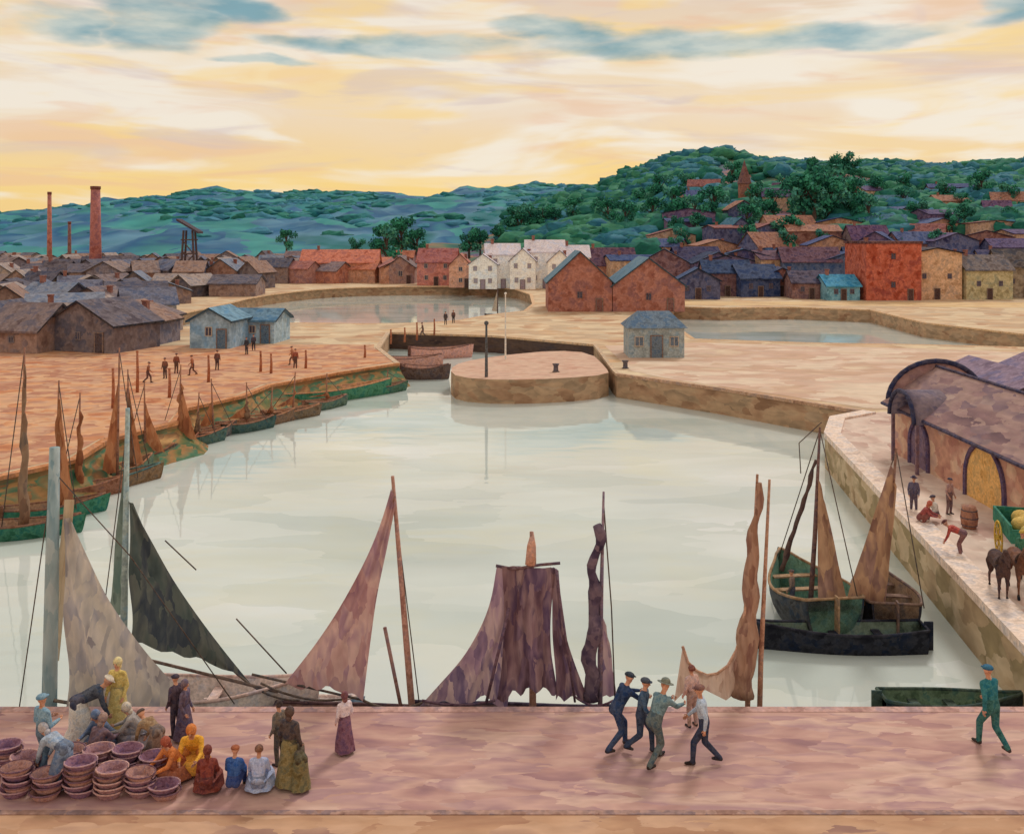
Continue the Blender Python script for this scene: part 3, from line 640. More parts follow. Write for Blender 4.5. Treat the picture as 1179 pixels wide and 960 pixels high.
def hood(y,cx0,cx1,w,zb,rise,post=True):
    "barrel hood; axis along x from cx0 to cx1, with a dark rounded rim"
    m=M();n=12;vv=[];f=[]
    for x in(cx0,cx1):
        for k in range(n+1):
            a=math.pi*k/n;vv.append((x,y-w*math.cos(a),zb+rise*math.sin(a)))
        for k in range(n+1):
            a=math.pi*k/n;vv.append((x,y-(w-.16)*math.cos(a),zb+(rise-.16)*math.sin(a)))
    s=2*(n+1)
    for k in range(n):
        f+=[(k,k+1,n+2+k,n+1+k),(k,s+k,s+k+1,k+1),(n+1+k,n+2+k,s+n+2+k,s+n+1+k),(s+k,s+n+1+k,s+n+2+k,s+k+1)]
    m.add(vv,f)
    m.tube([(cx0-.05,y-(w-.05)*math.cos(math.pi*k/n),zb+(rise-.05)*math.sin(math.pi*k/n)) for k in range(n+1)],.12,6,1)
    pr=ob('porch',m.mesh('porch',[dk,rim],True),o)
    if post:
        for q in(-1,1):
            m=M();m.box(cx0+.05,y+q*(w-.1)-.08,0,cx0+.2,y+q*(w-.1)+.08,zb+.03);ob('post',m.mesh('post',pm((120,92,100))),pr)
hood(22.2,-.9,1.0,1.6,2.5,1.5)
m=M();n=16
a_=[(2.5-2.7*math.cos(math.pi*k/n),2.7+2.3*math.sin(math.pi*k/n)) for k in range(n+1)]
vv=[(x,Ls+.42,z) for x,z in a_]+[(x,Ls+.75,z) for x,z in a_]
f=[tuple(range(n+1)),tuple(reversed(range(n+1,2*n+2)))]+[(k,n+1+k,n+2+k,k+1) for k in range(n)]
m.add(vv,f,0);m.tube([(x,Ls+.4,z) for x,z in a_],.14,8,1)
ob('curved_gable',m.mesh('gable',[mat('gable_plaster',[(150,112,116),(180,142,136),(130,104,116)],(.6,.6,.6)),rim]),o)
def archdoor(y,w,h,c):
    n=12;vv=[(-.03,y-w,0)]+[(-.03,y-w*math.cos(math.pi*k/n),h+w*math.sin(math.pi*k/n)) for k in range(n+1)]+[(-.03,y+w,0)]
    m=M();m.add(vv,[tuple(range(len(vv)))])
    d=ob('door',m.mesh('door',pm(c,1.5)),o)
    m=M();pts=[(-.06,y-w,0),(-.06,y-w,h)]+[(-.06,y-w*math.cos(math.pi*k/n),h+w*math.sin(math.pi*k/n)) for k in range(1,n)]+[(-.06,y+w,h),(-.06,y+w,0)]
    m.tube(pts,.12,6);ob('arch_surround',m.mesh('surround',pm((88,70,98))),d)
for y,w,h,c in((6.5,1.3,1.1,(120,94,108)),(15.4,1.75,.9,(210,162,96)),(22.2,1.1,1.2,(110,88,108))): archdoor(y,w,h,c)
for k,(x,y,w) in enumerate([(31,60,7),(36,52,8),(40,66,9)]):
    house(x,y,w,9,2.0,3.6,.1*k,(186,150,140),(120,100,122),'low outbuilding with mauve slate roof','y',(1,1),chim=0,group='outbuildings behind the shed',name='outbuilding',cat='outbuilding')
bar=M();bar.tube([(0,0,0),(0,0,.2),(0,0,.45),(0,0,.7),(0,0,.9)],[.25,.31,.34,.31,.25],14)
for z in(.15,.45,.75): bar.tube([(0,0,z-.02),(0,0,z+.02)],[.345 if z==.45 else .31]*2,14,1)
bme=bar.mesh('barrel',[pm((150,100,78)),pm((80,70,76))],True)
thing('barrel','brown wooden barrel standing by the shed','barrel',G(1116,608),0,None,bme)
# ------------------------------------------------------------ baskets
bk=M();n=16
for k in range(n):
    a0=2*math.pi*k/n;a1=2*math.pi*(k+1)/n
    def q(a,r,z): return (r*1.25*math.cos(a),r*math.sin(a),z)
    bk.add([q(a0,.2,0),q(a1,.2,0),q(a1,.29,.17),q(a0,.29,.17),q(a0,.26,.17),q(a1,.26,.17),q(a1,.18,.02),q(a0,.18,.02)],[(0,1,2,3),(3,2,5,4),(4,5,6,7)],0)
bk.add([(.25*math.cos(2*math.pi*k/n),.2*math.sin(2*math.pi*k/n),.015) for k in range(n)],[tuple(range(n))],0)
bk.tube([(.29*1.25*math.cos(2*math.pi*k/n),.29*math.sin(2*math.pi*k/n),.17) for k in range(n+1)],.02,6,1)
BM=[bk.mesh('basket',[pm(c,9),pm(c2,9)],True) for c,c2 in(((146,104,108),(190,146,138)),((126,86,104),(170,130,134)),((166,120,110),(110,74,84)))]
for (x,y,nk) in [(20,915,5),(56,917,4),(92,914,6),(128,916,5),(162,915,4),(84,893,5),(112,893,5),(146,893,5),(178,897,4),(8,888,5),(30,897,4),(190,917,2)]:
    p=G(x,y)
    for k in range(nk):
        thing('fish_basket','shallow mauve wicker fish basket in a stack','basket',(p.x+R.uniform(-.05,.05),p.y+R.uniform(-.04,.04),.012+k*.115),R.uniform(-.3,.3),'stacked fish baskets',BM[R.randrange(3)],.92)
# ------------------------------------------------------------ boats
ropem=pm((84,70,62))
def hull(L,B,Hh,cols,par,flip=False):
    ns=14;nj=6;sg=-1 if flip else 1
    def hb(t): return B/2*max(0,(1-t**3.4))**.75*(.66+.34*math.sin(math.pi*min(1,t*1.15+.02)))
    def gz(t): return Hh*(1+.30*(2*t-1)**2+.18*t)
    def ring(t,ins):
        o=[];h=max(0,hb(t)-ins);k=-.35*(1-t**5)+ (ins*1.5);g=gz(t)
        for j in range(-nj,nj+1):
            a=abs(j)/nj*math.pi/2
            o.append((sg*((t-.5)*L+(.25*(abs(j)/nj) if t>.98 else 0)-(ins if t>.9 else 0)),math.copysign(h*math.sin(a)**.75,j) if j else 0,k+(g-k)*(1-math.cos(a)**1.1)))
        return o
    w=2*nj+1
    for ins,nm,c in((0,'hull',cols[0]),(.07,'inner_planking',cols[2])):
        m=M();v=[];f=[]
        for i in range(ns+1): v+=ring(i/ns,ins)
        for i in range(ns):
            for j in range(w-1):
                a=i*w+j;f.append((a,a+1,a+w+1,a+w))
        f.append(tuple(range(w)));m.add(v,f);ob(nm,m.mesh(nm,pm(c,2),True),par)
    m=M()
    for s in(-1,1):
        m.tube([(sg*(i/ns-.5)*L,s*max(.02,hb(i/ns)-.02),gz(i/ns)+.02) for i in range(ns+1)],.055,6)
    m.tube([(sg*-.5*L,-hb(0),gz(0)+.02),(sg*-.5*L,hb(0),gz(0)+.02)],.05,6)
    ob('gunwale',m.mesh('gunwale',pm(cols[1],2),True),par)
    for t in(.25,.5,.72):
        h=hb(t)-.09;z=gz(t)-.28;x=sg*(t-.5)*L;m=M();m.box(x-.14,-h,z,x+.14,h,z+.05);ob('thwart',m.mesh('thwart',pm(cols[1],2)),par)
    m=M();x=-sg*.5*L;m.box(min(x,x-sg*.3),-.03,-.5,max(x,x-sg*.3),.03,gz(0)+.15);ob('rudder',m.mesh('rudder',pm(cols[1],2)),par)
def boat(label,loc,rz,L,B,Hh,cols,flip=False,group='moored sailing boats',name='sailing_boat'):
    o=thing(name,label,'boat',loc,rz,group);hull(L,B,Hh,cols,o,flip);return o
def part(o,nm,m,mt,smooth=True):
    shift(m,o.location);return ob(nm,m.mesh(nm,mt,smooth),o)
def sag(a,b,d,r,n=8):
    a=Vector(a);b=Vector(b)
    return [a.lerp(b,i/n)-Vector((0,0,d*4*(i/n)*(1-i/n))) for i in range(n+1)],r
def sail(c,n=20,belly=.25,fold=.05,ff=5,rag=.0,seed=0,hol=.0,rhol=0.):
    "c = four world corners (bottom-left, bottom-right, top-right, top-left)"
    a,b,cc,d=[Vector(x) for x in c];v=[];f=[]
    for j in range(n+1):
        t=j/n
        for i in range(n+1):
            s=i/n;p=(a.lerp(b,s)).lerp(d.lerp(cc,s),t)
            w=noise.noise(Vector((s*3,t*3,seed+11)))
            p=p+Vector((0,1,0))*(belly*math.sin(math.pi*s)*math.sin(math.pi*min(1,t*.9+.1))+fold*(math.sin(ff*math.pi*s+2*t+seed+2*w)+.6*w)*(1-.6*t))
            p.x+=hol*math.sin(math.pi*t)*(1-s)-rhol*math.sin(math.pi*t)*s+.05*w
            p.z+=rag*(1-t)**3*(noise.noise(Vector((s*6,seed,0)))+.8*math.sin(math.pi*s))
            v.append(p)
    for j in range(n):
        for i in range(n): q=j*(n+1)+i;f.append((q,q+1,q+n+2,q+n+1))
    return M().add(v,f)
def ss(key,cols,sc_=(1.6,1.0,.6)):
    m=mat(key,cols,sc_,fine=3,bump=.12,mod=.1,dab=.45,dabs=2.2)
    if not m.get('tr'):   # thin cloth lets some light through
        m['tr']=1;nt=m.node_tree;N=nt.nodes;b=N['Principled BSDF'];out=N['Material Output'];t=N.new('ShaderNodeBsdfTranslucent');mx=N.new('ShaderNodeMixShader');mx.inputs[0].default_value=.35
        nt.links.new(b.inputs['Base Color'].links[0].from_socket,t.inputs[0]);nt.links.new(b.outputs[0],mx.inputs[1]);nt.links.new(t.outputs[0],mx.inputs[2]);nt.links.new(mx.outputs[0],out.inputs[0])
    return m
def lump(p0,p1,r0,r1,n=22,seed=0,wob=.05):
    p0=Vector(p0);p1=Vector(p1);pts=[];rr=[]
    for i in range(n+1):
        t=i/n;pts.append(p0.lerp(p1,t)+Vector((wob*noise.noise(Vector((t*6,seed,0)))*2,wob*noise.noise(Vector((t*6,seed,7))),0)))
        rr.append(max(.03,(r0+(r1-r0)*t)*(1+.6*noise.noise(Vector((t*9,seed,3))))))
    return M().tube(pts,rr,10)
YB=25.5
o=boat('boat with thick pale blue mast and slack grey sail',(W(120,820,YB).x,YB,WZ),0,5.4,1.7,.75,((60,90,100),(150,170,180),(120,110,100)))
part(o,'mast',M().tube([W(54,1000,25.3),W(57,800,25.3),W(60,650,25.3),W(63,515,25.3)],[.2,.19,.17,.13],12),ss('mast_pale',[(132,166,180),(180,200,206),(212,220,220)],(2,2,.7)))
part(o,'sail',sail([W(76,816,25.0),W(244,832,25.0),W(84,600,25.4),W(72,594,25.4)],belly=-.25,fold=.14,rag=.25,ff=3,rhol=.45),ss('sail_grey',[(148,142,148),(188,182,180),(212,202,192),(166,164,174),(200,188,182)]))
part(o,'boom',M().tube([W(62,806,25.1),W(262,838,25.1)],.045,8),pm((110,96,84)))
part(o,'staysail',sail([W(52,770,25.5),W(68,760,25.5),W(86,575,25.5),W(74,575,25.5)],n=10,belly=.03,fold=.04),ss('sail_ochre',[(176,148,120),(204,182,154),(216,202,182)]))
m=M();m.tube([W(64,545,25.3),W(150,640,25.6),W(270,810,25.9)],.016,5);m.tube([W(64,525,25.3),W(20,830,25.3)],.016,5);part(o,'rigging',m,ropem)
YB2=26.9
o=boat('boat with white hull and dark green triangular sail',(W(245,820,YB2).x,YB2,WZ),0,5.6,1.7,1.1,((226,214,206),(200,170,160),(218,202,194)))
part(o,'mast',M().tube([W(138,930,YB2),W(143,700,YB2),W(147,470,YB2)],[.11,.1,.06],10),pm((150,166,164),2))
part(o,'sail',sail([W(150,742,YB2),W(288,786,YB2-.4),W(155,586,YB2),W(148,574,YB2)],belly=.25,fold=.1,ff=3,rag=.2,rhol=.2),ss('sail_dark',[(56,64,68),(82,92,90),(106,108,102),(66,72,82),(92,98,94)]))
part(o,'boom',M().tube([W(140,752,YB2),W(320,796,YB2-.4)],.045,8),pm((110,90,80)))
part(o,'jib',sail([W(124,712,YB2),W(143,706,YB2),W(147,520,YB2),W(145,510,YB2)],n=8,belly=.05,fold=.03),ss('sail_jib',[(94,118,112),(134,148,138),(80,96,92)]))
m=M();m.tube([W(148,480,YB2),W(120,700,YB2)],.015,5);m.tube([W(190,622,YB2+.5),W(226,656,YB2+.5)],.02,5);m.tube(*sag(W(250,752,YB2),W(345,806,YB2-.8),.35,.03));part(o,'rigging',m,ropem)
o=boat('low white and blue rowing boat alongside the quay',(W(330,812,27.3).x,27.2,WZ),.05,4.,1.3,.55,((150,176,196),(206,184,176),(210,202,200)),name='rowing_boat',group='rowing boats')
# C
o=boat('boat with raked mast and rosy brown triangular sail',(W(420,820,YB).x,YB+.5,WZ),0,5.2,1.6,.78,((70,54,58),(84,60,62),(130,100,90)))
part(o,'mast',M().tube([W(484,930,YB),W(468,740,YB),W(452,548,YB)],[.1,.085,.045],10),pm((166,122,108)))
part(o,'sail',sail([W(322,794,YB-.15),W(418,808,YB-.15),W(456,580,YB-.1),W(451,560,YB-.1)],belly=.2,fold=.14,rag=.25,ff=3,hol=.42,rhol=.08),ss('sail_rose',[(150,110,122),(186,144,142),(208,172,164),(164,128,142),(196,158,150)]))
m=M();m.tube([W(443,722,YB),W(466,835,YB)],.05,7);part(o,'sprit',m,pm((140,104,98)))
m=M();m.tube([W(452,560,YB),W(484,820,YB)],.016,5);m.tube([W(272,712,YB+.3),W(330,775,YB+.3)],.02,5);m.tube([W(290,776,YB),W(420,806,YB)],.035,6);m.tube(*sag(W(418,806,YB-.2),W(492,806,YB-.2),.22,.035));m.tube(*sag(W(300,786,YB-.2),W(400,804,YB-.2),.2,.03));part(o,'rigging',m,ropem)
# D
o=boat('boat with square topped dark purple sail and mauve foresail',(W(590,820,YB).x,YB+.5,WZ),0,5.6,1.7,.78,((66,52,70),(70,60,76),(110,90,90)))
part(o,'mast',M().tube([W(614,930,YB),W(613,740,YB),W(612,612,YB)],[.1,.09,.05],10),pm((170,124,106)))
part(o,'topping',M().tube([W(611,650,YB-.05),W(612,628,YB),W(613,612,YB)],[.15,.12,.03],8),pm((200,150,128)))
sp=ss('sail_purple',[(84,62,78),(120,90,102),(158,128,132),(98,76,102),(138,110,126),(88,62,74)],(2.0,1.0,.6))
part(o,'sail',sail([W(572,808,YB-.4),W(642,802,YB-.35),W(641,654,YB-.1),W(578,652,YB-.1)],belly=-.2,fold=.2,ff=4,rag=.35,seed=2,hol=.12,rhol=.18),sp)
part(o,'foresail',sail([W(480,814,YB-.15),W(584,812,YB-.2),W(606,652,YB-.06),W(572,652,YB-.06)],belly=-.05,fold=.13,ff=4,rag=.2,seed=5,hol=.5),ss('sail_mauve',[(126,102,128),(164,134,150),(190,162,162),(108,90,120),(176,148,160)],(2,1.0,.6)))
part(o,'side_sail',sail([W(640,806,YB-.2),W(680,810,YB-.2),W(643,656,YB-.15),W(634,652,YB-.15)],n=12,belly=0,fold=.09,rag=.15,rhol=.2),sp)
part(o,'yard',M().tube([W(571,651,YB-.12),W(592,655,YB-.12),W(622,650,YB-.12),W(645,648,YB-.12)],.04,7),pm((100,74,78)))
m=M();m.tube([W(586,700,YB-.6),W(560,808,YB-.65)],.04,6);m.tube([W(640,655,YB-.4),W(662,808,YB-.5)],.03,6);m.tube(*sag(W(486,806,YB-.3),W(570,806,YB-.5),.12,.035));m.tube(*sag(W(660,800,YB-.4),W(706,806,YB-.3),.2,.03));part(o,'rigging',m,pm((96,70,84)))
# E
o=boat('narrow boat with dark purple sail furled up its mast',(W(700,820,YB).x,YB,WZ),0,3.2,1.3,.6,((84,74,90),(76,62,76),(120,96,90)),flip=True)
part(o,'mast',M().tube([W(690,930,YB),W(692,700,YB),W(695,566,YB)],[.07,.06,.03],8),pm((130,106,118)))
part(o,'furled_sail',lump(W(680,806,YB-.1),W(687,604,YB-.1),.22,.11,26,4,.12),ss('sail_furled',[(72,62,88),(108,92,116),(150,130,144),(92,76,104)],(2,2,2)))
part(o,'sheet_rope',M().tube([W(695,580,YB),W(704,700,YB),W(708,806,YB)],.02,5),ropem)
part(o,'sail',sail([W(686,800,YB),W(710,802,YB),W(702,740,YB),W(692,700,YB)],n=6,belly=0,fold=.05),ss('sail_mauve',[]))
# F
o=boat('boat with twin masts and brown nets hung to dry',(W(838,820,YB).x,YB,WZ),0,4.0,1.5,.6,((130,96,80),(110,80,66),(140,110,96)))
for a,b,tp in((862,872,546),(876,886,552)):
    part(o,'mast',M().tube([W(a-4,930,YB),W(a,760,YB),W(b,tp,YB)],[.08,.07,.035],8),pm((170,126,104)))
netm=ss('net_brown',[(146,108,94),(186,146,124),(206,170,148),(162,122,110),(198,160,144)],(3,2,.8))
part(o,'hanging_net',lump(W(854,800,YB-.1),W(874,556,YB-.05),.34,.07,26,9,.08),netm)
top=[(786,744),(792,762),(802,772),(814,777),(826,775),(838,766),(848,748),(855,722),(860,690)]
bot=[(776,808),(788,796),(800,800),(812,794),(824,800),(836,806),(846,798),(856,806),(864,790)]
m=M();v=[];f=[];nr=6
for i,(a,b) in enumerate(zip(top,bot)):
    for j in range(nr+1):
        t=j/nr;v.append(W(a[0]+(b[0]-a[0])*t,a[1]+(b[1]-a[1])*t,YB-.15+.07*math.sin(i*1.7+t*2)))
for i in range(len(top)-1):
    for j in range(nr): q_=i*(nr+1)+j;f.append((q_,q_+1,q_+nr+2,q_+nr+1))
part(o,'draped_net',m.add(v,f),ss('net_pink',[(176,140,126),(206,174,156),(220,192,176),(190,150,140)],(3,2,.8)))
m=M();m.tube([W(x,y,YB-.15) for x,y in top]+[W(866,640,YB)],.04,6);part(o,'headrope',m,pm((190,148,124)))
# G fishing boats at the side quay
def wpart(o,nm,m,mt,smooth=True):
    mi=(Matrix.Translation(o.location)@Matrix.Rotation(o.rotation_euler.z,4,'Z')).inverted()
    m.v=[tuple(mi@Vector(p)) for p in m.v];return ob(nm,m.mesh(nm,mt,smooth),o)
brn=ss('sail_brown',[(128,92,80),(164,124,100),(190,150,120),(140,106,98),(178,140,124)])
gf='fishing boats at the side quay'
boat('long low black hulled boat lying across the others',(10.95,32.3,WZ),math.radians(-1.5),5.9,1.35,.62,((28,30,40),(34,34,44),(96,110,96)),group=gf,name='fishing_boat',flip=True)
o=boat('broad fishing boat with teal interior and brown sail',(10.8,35.1,WZ),math.radians(97),4.7,3.1,1.15,((60,62,66),(150,118,88),(104,140,120)),group=gf,name='fishing_boat')
wpart(o,'mast',M().tube([W(930,740,34.6),W(938,620,34.6),W(944,492,34.6)],[.1,.085,.04],9),pm((110,80,76)))
wpart(o,'sail',sail([W(942,690,33.6),W(982,724,33.8),W(950,580,34.4),W(942,545,34.5)],n=12,belly=-.15,fold=.1,ff=3),brn)
wpart(o,'furled_sail',lump(W(900,656,35.5),W(940,530,34.7),.1,.07,14,3,.04),ss('sail_umber',[(90,72,80),(124,98,92),(104,88,92)],(2,2,2)))
m=M();m.tube([W(944,495,34.6),W(888,668,37.5)],.02,5);m.tube([W(944,495,34.6),W(990,700,33)],.02,5);m.tube([W(922,545,34.6),W(920,510,34.6),W(946,486,34.6)],.02,5);wpart(o,'rigging',m,ropem)
o=boat('dark hulled fishing boat with brown hanging sail',(13.5,34.9,WZ),math.radians(82),4.2,2.4,1.0,((50,46,54),(110,84,72),(140,112,90)),group=gf,name='fishing_boat')
wpart(o,'mast',M().tube([W(1010,740,34.),W(1022,640,34.),W(1032,516,34.)],[.1,.08,.04],9),pm((134,96,80)))
wpart(o,'sail',sail([W(974,694,33.4),W(1018,704,33.6),W(1032,560,33.9),W(1027,532,34.)],n=12,belly=-.15,fold=.12,rag=.15,ff=3),brn)
m=M();m.tube([W(1032,518,34.),W(1064,700,32.5)],.02,5);m.tube([W(1032,518,34.),W(985,660,37)],.02,5);wpart(o,'rigging',m,ropem)
for x,y,t,hd_ in((968,712,(226,216,206),30),(1003,700,(236,226,214),-60),(1022,716,(190,120,90),120),(918,716,(120,100,90),60)):
    q=W(x,y,34);person(0,0,hd_,'bend' if x==968 else 'stand',t,(80,76,90),'person in light shirt working aboard a fishing boat','cap',(90,70,66),s=.85,group='fishermen aboard the boats',loc=Vector((q.x,34.6,-1.62)))
boat('small dark tarred rowing boat below the side quay',(12.9,27.9,WZ),0,4.2,1.2,.42,((36,44,44),(56,70,60),(84,104,80)),name='rowing_boat',group='rowing boats')
# left quay boats
rust=[ss('sail_rust',[(140,84,60),(180,116,80),(200,142,104),(150,100,80)]),ss('sail_ashbrown',[(120,94,80),(156,120,98),(176,144,120),(110,100,98)])]
ml_=[(30,596,20,4.6,(50,110,86),(120,80,60),438,0),(-14,618,15,5.0,(44,100,78),(120,80,60),400,1),(100,560,28,5,(120,92,66),(70,96,92),400,0),(118,548,60,4,(80,96,76),(150,100,70),425,1),(70,574,20,4.6,(130,84,64),(140,90,66),452,0),(150,534,40,4,(90,80,72),(140,90,66),440,1),
     (182,520,50,4.4,(130,96,76),(140,86,66),420,0),(206,512,36,4,(70,92,84),(150,96,70),452,1),(230,505,44,4.2,(96,90,86),(150,100,76),436,0),(264,496,30,4,(60,84,80),(140,96,76),440,1),(296,488,35,4.2,(120,92,72),(160,110,80),446,0),(322,482,30,4.5,(110,90,70),(160,110,80),428,1),(358,470,35,4.0,(80,100,84),(140,96,76),430,0),(424,452,38,4,(70,104,84),(130,96,76),425,0)]
for i,(x,y,a,L,hc,tc,mt,k) in enumerate(ml_):
    p=G(x,y,WZ);dx=.9+R.uniform(0,.8);o=boat('brown working boat moored under the harbour wall' if k==0 else 'small dark boat with ash brown sail under the wall',(p.x+dx,p.y,WZ),math.radians(a+R.uniform(0,25)),L,1.5,.6,(hc,tc,(160,124,98)),group='boats moored at the harbour wall')
    lx=R.uniform(-4,5);x+=dx*F/p.y
    wpart(o,'mast',M().tube([W(x,y+4,p.y),W(x+lx,mt,p.y)],[.09,.04],7),pm((144,96,74)))
    if i%3!=2: wpart(o,'furled_sail',lump(W(x+1,y-14,p.y),W(x+lx,mt+22,p.y),.24,.06,14,i,.1),rust[k])
    if i%3!=1:
        sd_=R.choice([-1,1]);wpart(o,'sail',sail([W(x,y-16,p.y),W(x+sd_*R.uniform(14,26),y-13,p.y),W(x+lx+1,mt+26,p.y),W(x+lx,mt+20,p.y)],n=8,belly=.1,fold=.08,ff=3),rust[1-k if i%2 else k])
    wpart(o,'rigging',M().tube([W(x+lx,mt+4,p.y),W(x+R.choice([-1,1])*24,y-10,p.y)],.025,5),ropem)
p=G(392,458,WZ);boat('long green sided barge along the harbour wall',(p.x-.4,p.y-1.2,WZ),math.radians(38),11,2.4,.9,((64,120,90),(190,130,90),(196,150,112)),group='barges in the lock',name='barge')
for x,y,L,a,hc in ((470,424,7,5,(190,140,126)),(508,412,7,12,(206,150,136)),(490,436,4.5,-5,(96,76,70))):
    p=G(x,y,WZ);boat('broad pinkish barge lying in the lock entrance',(p.x,p.y,WZ),math.radians(a),L,2.4,1.0,(hc,(110,76,66),(190,146,130)),group='barges in the lock',name='barge')
def pole(px,py,pt,label,r=.09,c=(220,214,204),nm='flagpole'):
    p=G(px,py);t=W(px,pt,p.y);o=thing(nm,label,'pole',p)
    m=M();m.tube([(0,0,0),(0,0,t.z)],[r,r*.6],8);ob('shaft',m.mesh('shaft',pm(c)),o);m=M();m.ell((0,0,t.z),r*1.4);ob('finial',m.mesh('finial',pm(c)),o)
pole(582,414,338,'white flagpole standing on the stone pier')
pole(560,434,372,'dark mooring mast at the pier edge',.14,(84,80,80),'mooring_mast')
gp='mooring posts on the harbour quay'
for x,y,t in [(158,452,405),(240,440,410),(300,428,405),(312,430,408),(420,412,398),(352,424,404),(130,470,425),(195,458,425),(480,392,372),(500,386,368),(450,396,380),(466,394,378)]:
    p=G(x,y);t=W(x,t,p.y);m=M();m.tube([(0,0,0),(.03,0,t.z*.5),(0,0,t.z)],[.13,.11,.08],7);m.ell((0,0,t.z),.1)
    thing('mooring_post','thin orange brown timber post on the quay','post',p,0,gp,m.mesh('post',pm((160,96,66)),True))
p=G(573,366,WZ);o=boat('tiny sailing dinghy out on the river',(p.x,p.y,WZ),.3,4,1.4,.5,((90,80,80),(80,70,70),(150,120,100)),group='moored sailing boats')
wpart(o,'mast',M().tube([W(573,366,p.y),W(573,332,p.y)],.09,6),pm((90,70,66)));wpart(o,'sail',sail([W(566,358,p.y),W(573,359,p.y),W(573,338,p.y),W(572,336,p.y)],n=6),pm((200,180,160)))
for x,y in [(640,428),(720,424)]:
    p=G(x,y);m=M();m.tube([(0,0,0),(0,0,.1),(0,0,.5),(0,0,.7)],[.35,.22,.2,.32],12)
    thing('bollard','dark iron bollard on the stone pier','bollard',p,0,'bollards on the pier',m.mesh('bollard',pm((90,80,84)),True))
# ------------------------------------------------------------ world
w=bpy.data.worlds.new('World');sc.world=w;w.use_nodes=True;nt=w.node_tree;N=nt.nodes;LK=nt.links
for n_ in list(N):N.remove(n_)
out=N.new('ShaderNodeOutputWorld')
SE,SR=math.radians(46),math.radians(28)
sk=N.new('ShaderNodeTexSky');sk.sky_type='NISHITA';sk.sun_disc=False;sk.sun_elevation=SE;sk.sun_rotation=SR
b1=N.new('ShaderNodeBackground');b1.inputs[1].default_value=.1;LK.new(sk.outputs[0],b1.inputs[0])
tc=N.new('ShaderNodeTexCoord');sx=N.new('ShaderNodeSeparateXYZ')
wn=N.new('ShaderNodeTexNoise');wn.inputs['Scale'].default_value=9;wn.inputs['Detail'].default_value=5
mpw=N.new('ShaderNodeMapping');mpw.inputs['Scale'].default_value=(1,1,3.5);LK.new(tc.outputs['Generated'],mpw.inputs[0]);LK.new(mpw.outputs[0],wn.inputs['Vector'])
LK.new(tc.outputs['Generated'],sx.inputs[0])
def math_(op,a,b=None,clamp=False):
    n=N.new('ShaderNodeMath');n.operation=op;n.use_clamp=clamp
    for i,x in enumerate((a,b)):
        if x is None:continue
        if isinstance(x,(int,float)):n.inputs[i].default_value=x
        else:LK.new(x,n.inputs[i])
    return n.outputs[0]
az=math_('ARCTAN2',sx.outputs[0],sx.outputs[1]);el=math_('ARCSINE',sx.outputs[2])
sepn=N.new('ShaderNodeSeparateColor');LK.new(wn.outputs['Color'],sepn.inputs[0])
azw=math_('ADD',az,math_('MULTIPLY',math_('SUBTRACT',sepn.outputs[0],.5),.2))
elw=math_('ADD',el,math_('MULTIPLY',math_('SUBTRACT',sepn.outputs[1],.5),.045))
ramp=N.new('ShaderNodeValToRGB');e=ramp.color_ramp
stops=[(0,(242,204,140)),(.03,(248,212,136)),(.055,(244,212,160)),(.085,(240,218,192)),(.115,(244,216,168)),(.15,(232,208,182)),(.3,(206,208,208)),(1,(196,206,214))]
while len(e.elements)<len(stops):e.elements.new(.5)
for i,(p_,c) in enumerate(stops): e.elements[i].position=p_;e.elements[i].color=lin(c)
LK.new(math_('DIVIDE',elw,1.5708,True),ramp.inputs[0])
def streak(scale,zs,seed,lo,hi,col,prev,amt):
    mp=N.new('ShaderNodeMapping');mp.inputs['Scale'].default_value=(scale,scale,scale*zs);mp.inputs['Location'].default_value=(seed,seed*2,0);mp.inputs['Rotation'].default_value=(0,.05,0)
    LK.new(tc.outputs['Generated'],mp.inputs[0]);n=N.new('ShaderNodeTexNoise');n.inputs['Scale'].default_value=1;n.inputs['Detail'].default_value=4;n.inputs['Distortion'].default_value=.8;LK.new(mp.outputs[0],n.inputs['Vector'])
    mr=N.new('ShaderNodeMapRange');mr.interpolation_type='SMOOTHSTEP';mr.inputs[1].default_value=lo;mr.inputs[2].default_value=hi;mr.inputs[4].default_value=amt;LK.new(n.outputs[0],mr.inputs[0])
    mx=N.new('ShaderNodeMix');mx.data_type='RGBA';LK.new(mr.outputs[0],mx.inputs[0]);LK.new(prev,mx.inputs[6]);mx.inputs[7].default_value=lin(col);return mx.outputs[2]
c=ramp.outputs[0]
c=streak(4,6,1.3,.46,.62,(246,236,220),c,.85)
c=streak(5,7,5.1,.5,.66,(238,190,152),c,.5)
c=streak(4,7,8.7,.5,.64,(252,214,128),c,.6)
c=streak(5,6,12.2,.54,.68,(212,192,190),c,.5)
blobs=[(190,26,58,34),(85,26,56,18),(450,52,130,12),(640,40,60,16),(790,52,190,18),(950,44,130,14),(320,76,56,7),(1165,5,45,20),(250,4,50,16)]
prev=None
for (x,y,bw,bh) in blobs:
    a0=math.atan((x-CX)/F);e0=math.atan((HY-y)/math.hypot(F,x-CX));ww=bw/F;hh=bh/F
    da=math_('POWER',math_('ABSOLUTE',math_('DIVIDE',math_('SUBTRACT',azw,a0),ww)),2);de=math_('POWER',math_('ABSOLUTE',math_('DIVIDE',math_('SUBTRACT',elw,e0),hh)),2)
    v_=math_('SUBTRACT',1,math_('ADD',da,de));prev=v_ if prev is None else math_('MAXIMUM',prev,v_)
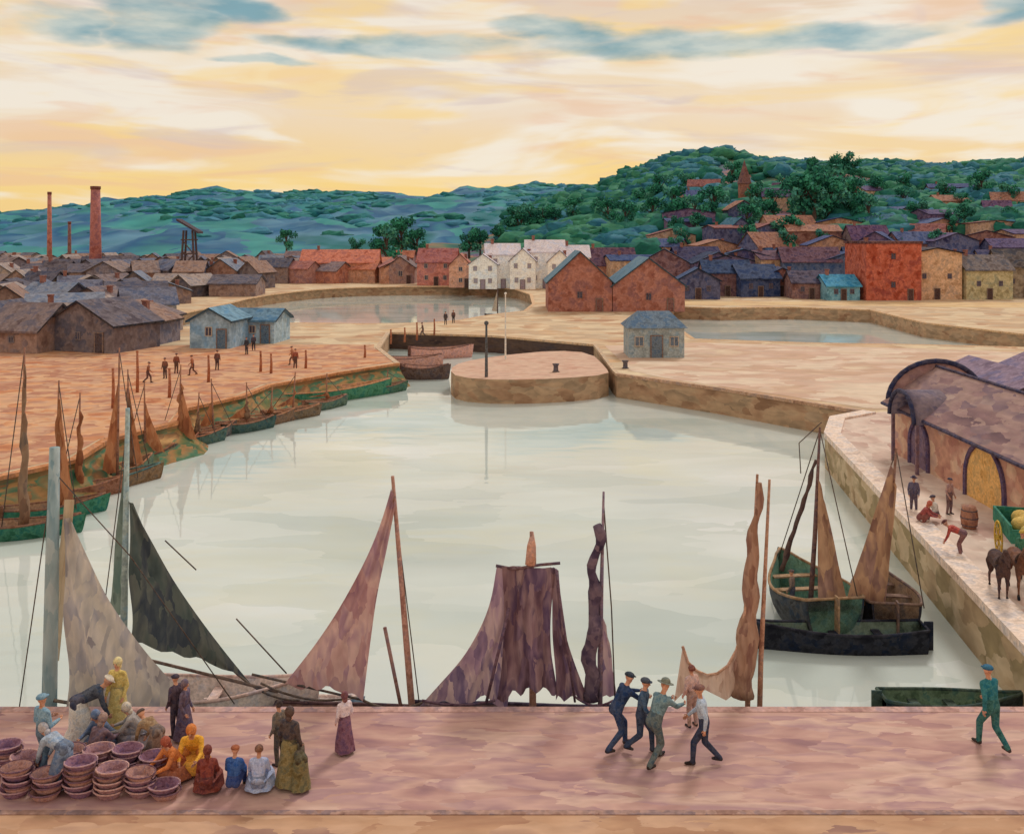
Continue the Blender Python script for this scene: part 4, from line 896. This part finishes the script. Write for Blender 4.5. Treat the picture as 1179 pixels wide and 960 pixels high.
mr=N.new('ShaderNodeMapRange');mr.interpolation_type='SMOOTHSTEP';mr.inputs[1].default_value=-.6;mr.inputs[2].default_value=.9;mr.inputs[4].default_value=.88;LK.new(prev,mr.inputs[0])
fn=N.new('ShaderNodeTexNoise');fn.inputs['Scale'].default_value=12;fn.inputs['Detail'].default_value=5;LK.new(mpw.outputs[0],fn.inputs['Vector'])
cr=N.new('ShaderNodeValToRGB');cr.color_ramp.elements[0].position=.38;cr.color_ramp.elements[0].color=lin((100,156,170));cr.color_ramp.elements[1].position=.62;cr.color_ramp.elements[1].color=lin((196,206,198));LK.new(fn.outputs[0],cr.inputs[0])
mx=N.new('ShaderNodeMix');mx.data_type='RGBA';LK.new(mr.outputs[0],mx.inputs[0]);LK.new(c,mx.inputs[6]);LK.new(cr.outputs[0],mx.inputs[7])
b2=N.new('ShaderNodeBackground');b2.inputs[1].default_value=1.0;LK.new(mx.outputs[2],b2.inputs[0])
ms=N.new('ShaderNodeMixShader');ms.inputs[0].default_value=.93;LK.new(b1.outputs[0],ms.inputs[1]);LK.new(b2.outputs[0],ms.inputs[2]);LK.new(ms.outputs[0],out.inputs[0])
sl_=bpy.data.lights.new('sun','SUN');sl_.energy=1.3;sl_.angle=math.radians(11);sl_.color=(1,.95,.87)
so=bpy.data.objects.new('sun',sl_);COL.objects.link(so)
sd=Vector((math.sin(SR)*math.cos(SE),math.cos(SR)*math.cos(SE),math.sin(SE)));so.rotation_euler=sd.to_track_quat('Z','Y').to_euler();so.location=(0,0,60)
cd=bpy.data.cameras.new('camera');cam=bpy.data.objects.new('camera',cd);COL.objects.link(cam)
cam.location=(0,0,H);cam.rotation_euler=(math.radians(90),0,0);cd.sensor_fit='HORIZONTAL';cd.sensor_width=36;cd.lens=36*F/1179.;cd.shift_y=-(480-HY)/1179.;cd.clip_end=9000;cd.clip_start=.1
sc.camera=cam
sc.view_settings.view_transform='Standard';sc.view_settings.look='None';sc.view_settings.exposure=0
print('objects',len(bpy.data.objects),'hill houses',cnt)
